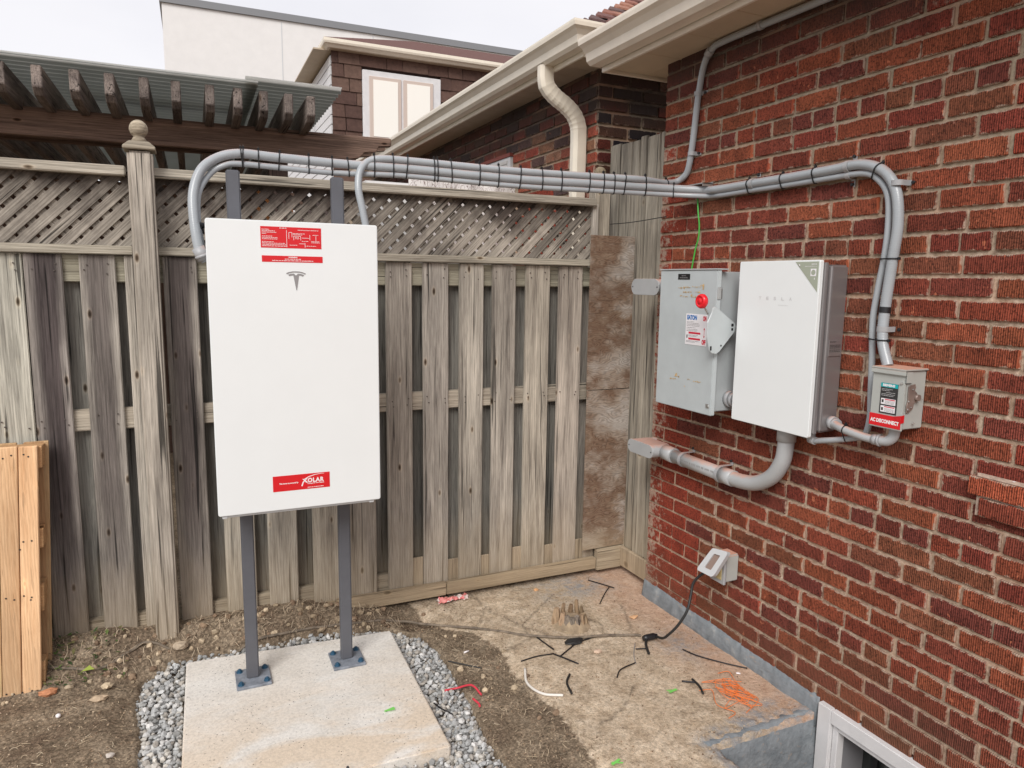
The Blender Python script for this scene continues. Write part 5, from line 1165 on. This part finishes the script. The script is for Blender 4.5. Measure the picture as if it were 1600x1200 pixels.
# soil crumbs, straw and roots: nobody could count them
random.seed(17); pts = []
while len(pts) < 5200:
    x = random.uniform(-1.3, 2.2); y = random.uniform(1.3, 3.42)
    if inpoly(x, y, GRAVEL) or (x > WELL[0]-.03 and y < WELL[1]+.04): continue
    s_ = slabmask(x, y)
    if random.random() < s_*.5: continue
    if fbm(x*3, y*3, 9) < -.05 and random.random() < .6: continue
    pts.append((x, y, h_ground(x, y)+.0005))
stones('soil_crumbs', pts, M['tone'], [(.25, .17, .11), (.36, .27, .18), (.45, .35, .25), (.18, .12, .08), (.30, .22, .15)], .0012, .0048, 'loose crumbs of soil and grit scattered over the ground', 'soil')
pts = []
while len(pts) < 180:
    x = random.uniform(-.75, .9) if random.random() < .88 else random.uniform(1.05, 1.3); y = random.uniform(3.2, 3.43) if x < .95 else random.uniform(2.2, 3.4)
    pts.append((x, y, h_ground(x, y)+.004))
stones('soil_clods', pts, M['tone'], [(.40, .31, .21), (.50, .40, .28), (.30, .21, .14), (.22, .15, .10)], .006, .017, 'crumbly clods of earth banked along the fence foot', 'soil', sub=2)
def fibres(name, n_, region, tones, lmin, lmax, lab, cat, lift=.01, wdt=.0011, seed=2, pred=None):
    random.seed(seed); V = []; Fc = []; C_ = []; c = 0
    while c < n_:
        x = random.uniform(region[0], region[1]); y = random.uniform(region[2], region[3])
        if (inpoly(x, y, GRAVEL) and y < 3.22) or (x > WELL[0]-.03 and y < WELL[1]+.04) or (pred and not pred(x, y)): continue
        L = random.uniform(lmin, lmax); a = random.uniform(0, 6.28); bend = random.uniform(-1.2, 1.2); z = h_ground(x, y)+.001; t = random.choice(tones); rise = random.uniform(0, lift); q = len(V)
        for k in range(5):
            aa = a+bend*k/4; xx = x+L*(k/4-.5)*math.cos(aa); yy_ = y+L*(k/4-.5)*math.sin(aa); zz = z+rise*math.sin(math.pi*k/4)
            V += [(xx-wdt*math.sin(aa), yy_+wdt*math.cos(aa), zz), (xx+wdt*math.sin(aa), yy_-wdt*math.cos(aa), zz+.0006)]; C_ += [(*t, 1)]*2
        Fc += [(q+2*k, q+2*k+1, q+2*k+3, q+2*k+2) for k in range(4)]; c += 1
    me = bpy.data.meshes.new(name); me.from_pydata(V, [], Fc); me.materials.append(M['tone']); ca = me.color_attributes.new('tone', 'FLOAT_COLOR', 'POINT'); ca.data.foreach_set('color', np.array(C_, dtype=np.float32).ravel())
    o = bpy.data.objects.new(name, me); COL.objects.link(o); tag(o, lab, cat, kind='stuff')
ST = [(.55, .44, .30), (.46, .36, .24), (.62, .52, .38), (.30, .22, .15)]
fibres('dry_straw', 1500, (-1.2, 2.2, 1.5, 3.42), ST, .008, .04, 'dry straw and grass bits strewn over the bare soil', 'straw', .006, .0008, 2, lambda x, y: slabmask(x, y) < .5 or random.random() < .18)
fibres('root_litter', 700, (-.72, .95, 3.26, 3.42), [(.26, .19, .13), (.40, .31, .22), (.52, .42, .30), (.18, .13, .09)], .02, .075, 'tangle of dry roots and dead grass along the fence foot', 'root litter', .03, .0011, 5)
fibres('soil_litter', 500, (1.04, 1.32, 2.0, 3.4), [(.26, .19, .13), (.50, .40, .28), (.20, .15, .1)], .01, .045, 'dead grass on the damp soil strip beside the gravel', 'litter', .012, .0009, 6)
# weeds by the pallet
random.seed(6); V = []; Fc = []; C_ = []
for k in range(230):
    x = random.uniform(-.60, -.28); y = random.uniform(3.24, 3.42)
    if random.random() < (x+.60)/.45: continue
    a = random.uniform(0, 6.28); L = random.uniform(.012, .035); z = h_ground(x, y)+random.uniform(.002, .025); L *= .8; wd = L*.28; up_ = random.uniform(-.2, .9)*L; q = len(V)
    d = (math.cos(a), math.sin(a)); V += [(x, y, z), (x+d[0]*L*.5-d[1]*wd, y+d[1]*L*.5+d[0]*wd, z+up_*.6), (x+d[0]*L, y+d[1]*L, z+up_), (x+d[0]*L*.5+d[1]*wd, y+d[1]*L*.5-d[0]*wd, z+up_*.6)]
    Fc.append((q, q+1, q+2, q+3)); t = random.choice([(.07, .11, .03), (.10, .14, .04), (.05, .08, .03), (.16, .15, .06), (.12, .10, .06)]); C_ += [(*t, 1)]*4
me = bpy.data.meshes.new('ground_weeds'); me.from_pydata(V, [], Fc); me.materials.append(M['tone']); ca = me.color_attributes.new('tone', 'FLOAT_COLOR', 'POINT'); ca.data.foreach_set('color', np.array(C_, dtype=np.float32).ravel())
o = bpy.data.objects.new('ground_weeds', me); COL.objects.link(o); tag(o, 'low dark green weeds between the pallet and the fence', 'weeds', kind='stuff')
b = MB(); b.add([(-.445, 3.27, .075), (-.42, 3.252, .085), (-.395, 3.262, .08), (-.415, 3.285, .09)], [(0, 1, 2, 3)]); o = b.build('yellow_green_leaf', simple('leaf', (.28, .34, .05), .5)); tag(o, 'single yellow-green leaf among the weeds by the pallet', 'leaf')

# ------------------------------------------------------------------ pallet
pal = thing('wooden_pallet', 'fresh orange pine pallet standing on end against the fence at the left edge', 'pallet', (-.7, 3.33, .0))
lean = .075
def pb(name, x0, x1, y0, y1, z0, z1, mat, c, be=.0025):
    b = MB(); b.box(x0, x1, y0, y1, z0, z1, .0012); b.v = [(x-.045*(1-z/1.04), y-lean*(1-z/1.04), z) for x, y, z in b.v]; return b.build(name, M[mat], pal, color=c, bevel=be)
xr = -.540
w_ = [.070, .082, .082, .082, .082, .082]; x = xr-.0; random.seed(2)
for i, ww in enumerate([.068, .066, .070, .085, .085, .085, .085, .085]):
    t = random.uniform(.88, 1.1); x0 = x-ww+.0022
    pb('plank', x0, x, 3.318, 3.336, .012+random.uniform(0, .004), 1.043+random.uniform(-.003, .004), 'pallet', (t, t*random.uniform(.95, 1.05), t, 1)); x -= ww
for z0_, z1_ in ((.012, .15), (.36, .475), (.62, .70), (.945, 1.035)):
    pb('stringer', -1.15, xr+.012, 3.337, 3.405, z0_, z1_, 'palletx', (1.0, 1.0, 1.0, 1))
for i in range(6):
    pb('plank', -1.15+i*.11, -1.15+i*.11+.085, 3.406, 3.420, .012, 1.04, 'pallet', (.7, .7, .7, 1))
pb('plank', xr-.062, xr+.012, 3.406, 3.420, .012, 1.04, 'pallet', (.55, .5, .48, 1))
b = MB(); random.seed(31)
for (x, zs) in ((-.567, (.045, .42, .43, .66, 1.0)), (-.59, (.44, .66, 1.01)), (-.63, (.045, .43, 1.01)), (-.655, (.05, .44, 1.0)), (-.70, (.42, 1.0)), (-.60, (.63, .045))):
    for z in zs: xx = x-.045*(1-z/1.04)+random.uniform(-.006, .006); yy_ = 3.3172-lean*(1-z/1.04); b.cyl((xx, yy_, z), (xx, yy_-.0012, z), .0035, 6)
b.build('nail_heads', M['kprint'], pal)

# ------------------------------------------------------------------ neighbour's brick house
nb_ = thing('neighbour_brick_house', "neighbour's dark red brick house with cream gutter, behind the fence corner", 'house', (2.31, 3.8, 0))
b = MB(); b.box(2.317, 8, 3.807, 12.5, 0, 2.99); b.build('wall', M['mortar'], nb_)
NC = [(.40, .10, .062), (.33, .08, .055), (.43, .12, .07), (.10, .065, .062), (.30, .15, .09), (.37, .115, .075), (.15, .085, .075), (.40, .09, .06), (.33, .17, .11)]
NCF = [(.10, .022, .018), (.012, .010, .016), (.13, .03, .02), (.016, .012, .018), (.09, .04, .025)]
sl1 = []; sl2 = []
for row in range(0, 32):
    z = 2.955-.0755*(row+.5); off = 0 if row % 2 else .1075
    if z < 1.6: break
    y = 3.8+.005+(.1 if off else 0)
    if off: sl1.append((3.8+.0505, z, .1, [CLO if False else HDR[row % 4]]))
    while y < 8.6:
        yc = y+.1075
        if not (4.98 < yc < 6.1 and z < 2.66): sl1.append((yc, z, .215, STR))
        y += .2155
    x = 2.31+.003+(.1 if not off else 0)
    if not off: sl2.append((2.362, z, .1, HDR))
    while x < 3.4: sl2.append((x+.1075, z, .215, STR)); x += .2155
place_bricks(nb_, sl1, 2.31, OFF[nb_.name], 220, hide=lambda u, v: v > 300 or v < 95 or u < 640, colors=NC)
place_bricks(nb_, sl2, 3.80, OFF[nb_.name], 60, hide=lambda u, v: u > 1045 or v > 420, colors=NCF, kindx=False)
# dark brick joints need scaling to their taller course: mortar shows wider
b = MB(); b.box(2.285, 2.33, 4.99, 6.10, 2.64, 2.665); nw = b.build('window', simple('brown_lintel', (.22, .05, .035), .7), nb_)
b = MB(); b.box(2.295, 2.35, 5.00, 6.08, 1.7, 2.638); b.build('frame', M['winwhite'], nw)
b = MB()
for i in range(20): z = 2.615-.03*i; b.box(2.288, 2.294, 5.05, 6.03, z-.022, z)
b.build('blind_slats', M['blind'], nw)
# soffit planks, fascia, gutter
yv = 3.576
while yv < 9:
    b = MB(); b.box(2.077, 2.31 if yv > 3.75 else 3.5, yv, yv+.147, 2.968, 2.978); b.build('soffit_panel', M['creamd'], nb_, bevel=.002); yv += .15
b = MB(); b.box(2.058, 2.075, 3.556, 9, 2.935, 3.07); b.box(2.0755, 3.5, 3.556, 3.573, 2.935, 3.07); b.build('fascia', M['cream'], nb_, bevel=.003)
gp = [(1.970-u, v) for u, v in gutter_prof(1.970, 3.076, .125, .112)]
def cgut(b, xc, yc, prof, ylen, xlen):
    n_ = len(prof); vs = []
    for d, z in prof: vs.append((xc-d, ylen, z))
    for d, z in prof: vs.append((xc-d, yc-d, z))
    for d, z in prof: vs.append((xlen, yc-d, z))
    return b.add(vs, [(a*n_+i, a*n_+(i+1) % n_, (a+1)*n_+(i+1) % n_, (a+1)*n_+i) for a in (0, 1) for i in range(n_)] + [tuple(range(n_)), tuple(2*n_+i for i in range(n_))])
b = MB(); cgut(b, 2.055, 3.553, gp, 9, 3.5); b.build('gutter', M['cream'], nb_)
# downspout with two crimped elbows
ds = spline([(2.02, 3.92, 2.97), (2.022, 3.92, 2.89), (2.038, 3.92, 2.85), (2.09, 3.92, 2.805), (2.16, 3.92, 2.765), (2.215, 3.92, 2.72), (2.245, 3.92, 2.665), (2.253, 3.92, 2.60), (2.253, 3.92, 2.4), (2.253, 3.92, 1.4), (2.253, 3.92, .1)], .012)
vs = []; fs = []; n_ = 12
for i, p in enumerate(ds):
    tt = (ds[min(i+1, len(ds)-1)]-ds[max(i-1, 0)]).normalized(); sx = tt.cross(Vector((0, 1, 0))).normalized(); cr_ = 1+(.035 if (2.62 < p.z < 2.88 and i % 3 == 0) else 0)
    for k in range(n_):
        a = 2*math.pi*(k+.5)/n_; ca_, sa_ = math.cos(a), math.sin(a); e = .5; q = (math.copysign(abs(ca_)**e, ca_)*.046*cr_, math.copysign(abs(sa_)**e, sa_)*.036*cr_)
        if k % 2: q = (q[0]*.93, q[1]*.93)
        vs.append(p+sx*q[0]+Vector((0, 1, 0))*q[1])
for i in range(len(ds)-1):
    for k in range(n_): fs.append((i*n_+k, i*n_+(k+1) % n_, (i+1)*n_+(k+1) % n_, (i+1)*n_+k))
b = MB(); b.add(vs, fs); b.build('downspout', M['cream'], nb_)
# roof shingles in courses up the hip
rp = [(1.87, 3.42, 3.09), (1.87, 9, 3.09), (6.5, 9, 5.2), (4.2, 5.75, 4.15)]
RS = .62
b = MB(); b.add([(2.0, 3.50, 3.07), (6.5, 3.50, 3.07), (4.9, 6.40, 3.07+2.9*RS), (4.9, 9, 3.07+2.9*RS), (2.0, 9, 3.07)], [(0, 1, 2), (0, 2, 3, 4)]); b.build('roof_deck', M['roofshin'], nb_, color=(.20, .10, .08, 1))
random.seed(14)
SC = [(.26, .115, .085, 1), (.36, .19, .135, 1), (.16, .08, .07, 1), (.31, .15, .105, 1), (.12, .075, .07, 1)]
for c_ in range(10):
    y0 = 3.50+.11*c_; z0_ = 3.075+(y0-3.50)*RS; x = 2.0+(y0-3.50)+.01
    while x < 3.3:
        L = random.uniform(.10, .22); b = MB(); y1 = y0+.14; z1_ = z0_+.14*RS
        b.add([(x, y0, z0_+.006), (x+L-.003, y0, z0_+.006), (x+L-.003, y1, z1_), (x+(.1 if L > .11 else 0), y1, z1_), (x, y0, z0_+.018), (x+L-.003, y0, z0_+.018), (x+L-.003, y1, z1_+.006), (x+(.1 if L > .11 else 0), y1, z1_+.006)], [(0, 1, 2, 3), (7, 6, 5, 4), (0, 4, 5, 1), (1, 5, 6, 2), (2, 6, 7, 3), (3, 7, 4, 0)])
        b.build('shingle', M['roofshin'], nb_, color=random.choice(SC)); x += L
# ------------------------------------------------------------------ brown shingled house
bh = thing('brown_shingled_house', 'brown shingle-sided upper storey with a bright two-pane window, behind the pergola', 'house', (2.18, 11, 0), FR, pivot=True)
dy = 11.15
b = MB(); b.box(2.215, 9.5, dy+.03, 17, 0, 5.10); b.build('wall', simple('dark_brown_sheathing', (.045, .025, .02), .9), bh)
random.seed(15); BC = [(.100, .058, .046, 1), (.118, .070, .055, 1), (.085, .049, .040, 1), (.108, .062, .049, 1), (.13, .08, .062, 1)]
cnt = 0; z = 4.87
X0 = 2.20
while z > 3.1:
    x = X0-random.uniform(0, .15)
    while x < 6.6:
        L = random.uniform(.24, .42); xa, xb = max(x, X0), x+L-.008
        if 3.45 < z < 4.72:
            if xa < 2.64 < xb: xb = 2.64
            elif xa < 3.88 < xb: xa = 3.88
            elif xa >= 2.64 and xb <= 3.88: x += L; continue
        if xb > xa+.03:
            cnt += 1; b = MB(); b.box(xa, xb, dy-.012+random.uniform(-.004, .004), dy+.028, z-.008, z+.185, .004); b.v = [(q[0], q[1]-(.018 if q[2] < z+.05 else 0), q[2]) for q in b.v]
            b.build('shingle', M['brownshin'], bh, color=random.choice(BC))
        x += L
    z -= .19
b = MB(); b.box(2.645, 3.875, dy-.05, dy+.04, 3.70, 4.815); bw = b.build('window', M['winwhite'], bh, bevel=.01)
for x0, x1 in ((2.745, 3.235), (3.27, 3.745)):
    b = MB(); b.box(x0, x1, dy-.07, dy-.045, 3.80, 4.73); b.build('sash', M['tanframe'], bw, bevel=.006); 
    b = MB(); b.box(x0+.055, x1-.055, dy-.078, dy-.071, 3.86, 4.68); b.build('pane', M['pane_blind'], bw)
b = MB(); b.box(2.60, 3.92, dy-.16, dy-.055, 3.62, 3.69); b.build('sill', M['winwhite'], bw)
# eaves + roof
def corner_gutter(b, xc, yc, prof, ylen, xlen):
    """gutter round an outside corner: prof gives (outward distance, height); arms run to +y and +x"""
    n_ = len(prof); vs = []
    for d, z in prof: vs.append((xc-d, ylen, z))
    for d, z in prof: vs.append((xc-d, yc-d, z))
    for d, z in prof: vs.append((xlen, yc-d, z))
    fs = [(a*n_+i, a*n_+(i+1) % n_, (a+1)*n_+(i+1) % n_, (a+1)*n_+i) for a in (0, 1) for i in range(n_)] + [tuple(range(n_)), tuple(2*n_+i for i in range(n_))]
    return b.add(vs, fs)
b = MB(); corner_gutter(b, 2.18, dy-.10, [(0, 5.14), (0, 5.03), (.05, 5.03), (.08, 5.06), (.11, 5.075), (.12, 5.10), (.12, 5.14)], 17, 10); b.build('gutter', M['cream'], bh)
b = MB(); b.box(2.17, 10, dy-.11, dy+.03, 5.028, 5.05); b.box(1.95, 2.23, dy+.03, 17, 5.0285, 5.0505); b.build('soffit', M['creamd'], bh)
b = MB(); b.add([(2.06, dy-.22, 5.141), (10, dy-.22, 5.141), (7.6, dy+2.6, 6.17), (4.2, dy+2.6, 6.17), (2.06, 17, 5.141), (10, 17, 5.141)], [(0, 1, 2, 3), (0, 3, 4), (4, 3, 2, 5), (1, 5, 2)]); b.build('roof', M['roofshin'], bh, color=(.13, .065, .055, 1))
b = MB()
for i in range(14): b.box(2.190, 2.213, dy+.06, 16.9, 4.98-.14*i-.13, 4.98-.14*i-.006)
o = b.build('siding', M['winwhite'], bh)
b = MB(); b.cyl((1.86, 12.4, 4.2), (1.86, 12.4, 4.72), .07, 12); b.cyl((1.86, 12.4, 4.70), (1.86, 12.4, 4.78), .10, 12); b.build('vent_pipe', M['stucco'], bh)
# ------------------------------------------------------------------ white building far behind
wb = thing('white_flat_roofed_building', 'large white flat-roofed building with a grey parapet edge, farthest back', 'building', (-.05, 28.6, 0), D2R(-1.2), pivot=True)
b = MB(); b.box(-.05, 13.9, 28.6, 48, 0, 11.0); b.v = [(x, y, (z if z < 1 else 10.96+.0*x)) for x, y, z in b.v]; b.build('wall', M['stucco'], wb)
b = MB(); b.box(-.12, 13.97, 28.52, 48.1, 10.965, 11.20); b.build('parapet_flashing', M['flash'], wb)
for x in (3.85, 7.2, 10.6):
    b = MB(); b.box(x, x+.03, 28.592, 28.599, .2, 10.9); b.build('panel_joint', M['unit_trim'], wb)

# ------------------------------------------------------------------ pergola
pg = thing('pergola', 'dark stained pergola with a milky corrugated roof rising behind the fence at left', 'pergola', (-.5, 4.3, 0), D2R(-1.0), pivot=True)
SL = .012   # nothing hangs level on it: the beam climbs slightly to the right
def climb(b, sl=SL): b.v = [(x, y, z+sl*(x+.8)) for x, y, z in b.v]; return b
prof = [(-3.4, 2.385), (.93, 2.405), (1.0, 2.42), (1.03, 2.452), (1.10, 2.46), (1.115, 2.492), (1.19, 2.50), (1.19, 2.545), (-3.4, 2.522)]
b = MB(); b.prism(prof, lambda u, v, t: (u, 4.32+t, v), .045); bm_ = b.build('beam', M['perg_x'], pg, color=(1, 1, 1, 1), bevel=.004)
b = MB(); b.prism(prof, lambda u, v, t: (u, 4.47+t, v), .045); b.build('beam', M['perg_x'], pg, color=(.7, .7, .7, 1))
b = MB(); b.box(-3.4, 1.1, 7.2, 7.25, 2.36, 2.52); b.build('beam', M['perg_x'], pg, color=(.7, .7, .7, 1))
for x in (-2.9, .55):
    for y in (4.38, 7.2):
        b = MB(); b.box(x-.05, x+.05, y-.01, y+.08, 0, 2.45); b.build('post', M['perg_z'], pg)
rx = [-1.39, -1.25, -1.11, -.97, -.83, -.69, -.549, -.403, -.262, -.118, .020, .172, .302, .425, .548, .660]
for i, x in enumerate(rx):
    z0_ = 2.530; b = MB(); P = [(3.98, z0_+.03), (4.02, z0_-.0), (4.12, z0_-.012), (7.4, z0_-.02), (7.4, z0_+.12), (3.98, z0_+.125)]
    b.prism(P, lambda u, v, t: (x+t, u+.02*x, v+.004*(x)), .042); t = random.uniform(.8, 1.3); b.build('rafter', M['perg_y'], pg, color=(t, t, t, 1), bevel=.004)
# corrugated sheets, ribs running across
def sheet_c(x0, x1, y0, y1, z, nm, sl=.004):
    V = []; Fc = []; ny_ = int((y1-y0)/.0095); nx_ = 2
    for j in range(ny_+1):
        y = y0+(y1-y0)*j/ny_; zz = z+.013*math.sin(y/.038*math.pi)
        for i in range(2): x = x0+(x1-x0)*i; V.append((x, y+.02*x, zz+sl*x))
    for j in range(ny_): Fc.append((2*j, 2*j+1, 2*j+3, 2*j+2))
    n0 = len(V); V += [(x, y, z_+.0018) for x, y, z_ in V]; Fc += [tuple(n0+i for i in f[::-1]) for f in Fc]
    Fc += [(0, 1, n0+1, n0), (2*ny_, n0+2*ny_, n0+2*ny_+1, 2*ny_+1)]
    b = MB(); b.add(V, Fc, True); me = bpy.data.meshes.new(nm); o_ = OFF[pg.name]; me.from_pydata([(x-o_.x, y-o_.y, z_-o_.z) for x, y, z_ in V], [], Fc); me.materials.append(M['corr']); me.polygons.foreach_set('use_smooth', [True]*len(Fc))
    o = bpy.data.objects.new(nm, me); COL.objects.link(o); o.parent = pg
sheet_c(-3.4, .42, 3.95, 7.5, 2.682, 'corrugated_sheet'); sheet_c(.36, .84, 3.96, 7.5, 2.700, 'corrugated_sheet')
b = MB(); b.box(-.45, .42, 4.6, 4.66, 2.735, 2.76, .004); b.box(-.15, .0, 4.62, 4.70, 2.7605, 2.785, .004); b.build('batten', M['perg_x'], pg, color=(1.6, 1.6, 1.6, 1))
# things seen behind the fence through the lattice and under the beam
b = MB(); b.box(-3.4, 1.0, 7.6, 7.66, 0, 2.5); o = b.build('back_fence', M['perg_z']); o.color = (1.2, 1.1, 1.0, 1); tag(o, 'dark board screen at the back of the pergola', 'fence')
g = G('scribbled_tarp'); n1_ = g.noise(g.map(g.pos(), (1, 1, .35)), 22, 2, .4, 2.2); M['tarp'] = g.fin(g.ramp(n1_, (.43, (.62, .58, .55)), (.47, (.16, .10, .09)), (.50, (.66, .62, .60)), (.58, (.60, .56, .54)), (.61, (.24, .17, .15)), (.64, (.62, .58, .56))), .6)
V = []; Fc = []
for i in range(30):
    for j in range(8): V.append((1.50+1.0*i/29, 4.95+.05*fbm(i*.3, j*.4), 1.3+1.13*j/7+(.015*fbm(i*.4, 2) if j == 7 else 0)))
for i in range(29):
    for j in range(7): Fc.append((i*8+j, (i+1)*8+j, (i+1)*8+j+1, i*8+j+1))
b = MB(); b.add(V, Fc, True); o = b.build('patterned_tarp', M['tarp']); md = o.modifiers.new('thickness', 'SOLIDIFY'); md.thickness = .004; tag(o, 'white tarp with dark scribble pattern hanging behind the lattice fence', 'tarp')
b = MB(); b.box(1.20, 1.58, 5.05, 5.4, 1.3, 2.40); o = b.build('white_cabinet', M['stucco'], bevel=.02, seg=2); tag(o, 'plain white box top showing over the fence left of the patterned tarp', 'box')
b = MB(); b.lathe((.62, 5.3, 2.02), [(.05, 0), (.13, .05), (.145, .14), (.12, .25), (.08, .30)], 16); o = b.build('orange_pot', simple('orange_terracotta', (.55, .22, .07), .6)); tag(o, 'orange pot seen over the top rail between the two conduits', 'pot')
b = MB(); b.box(.3, 1.2, 5.15, 5.6, .0, 2.01, .0); o = b.build('garden_shelf', simple('shelf_grey', (.30, .29, .27), .8, 10, .3), bevel=.01); tag(o, 'grey shelf behind the fence carrying the orange pot', 'shelf')
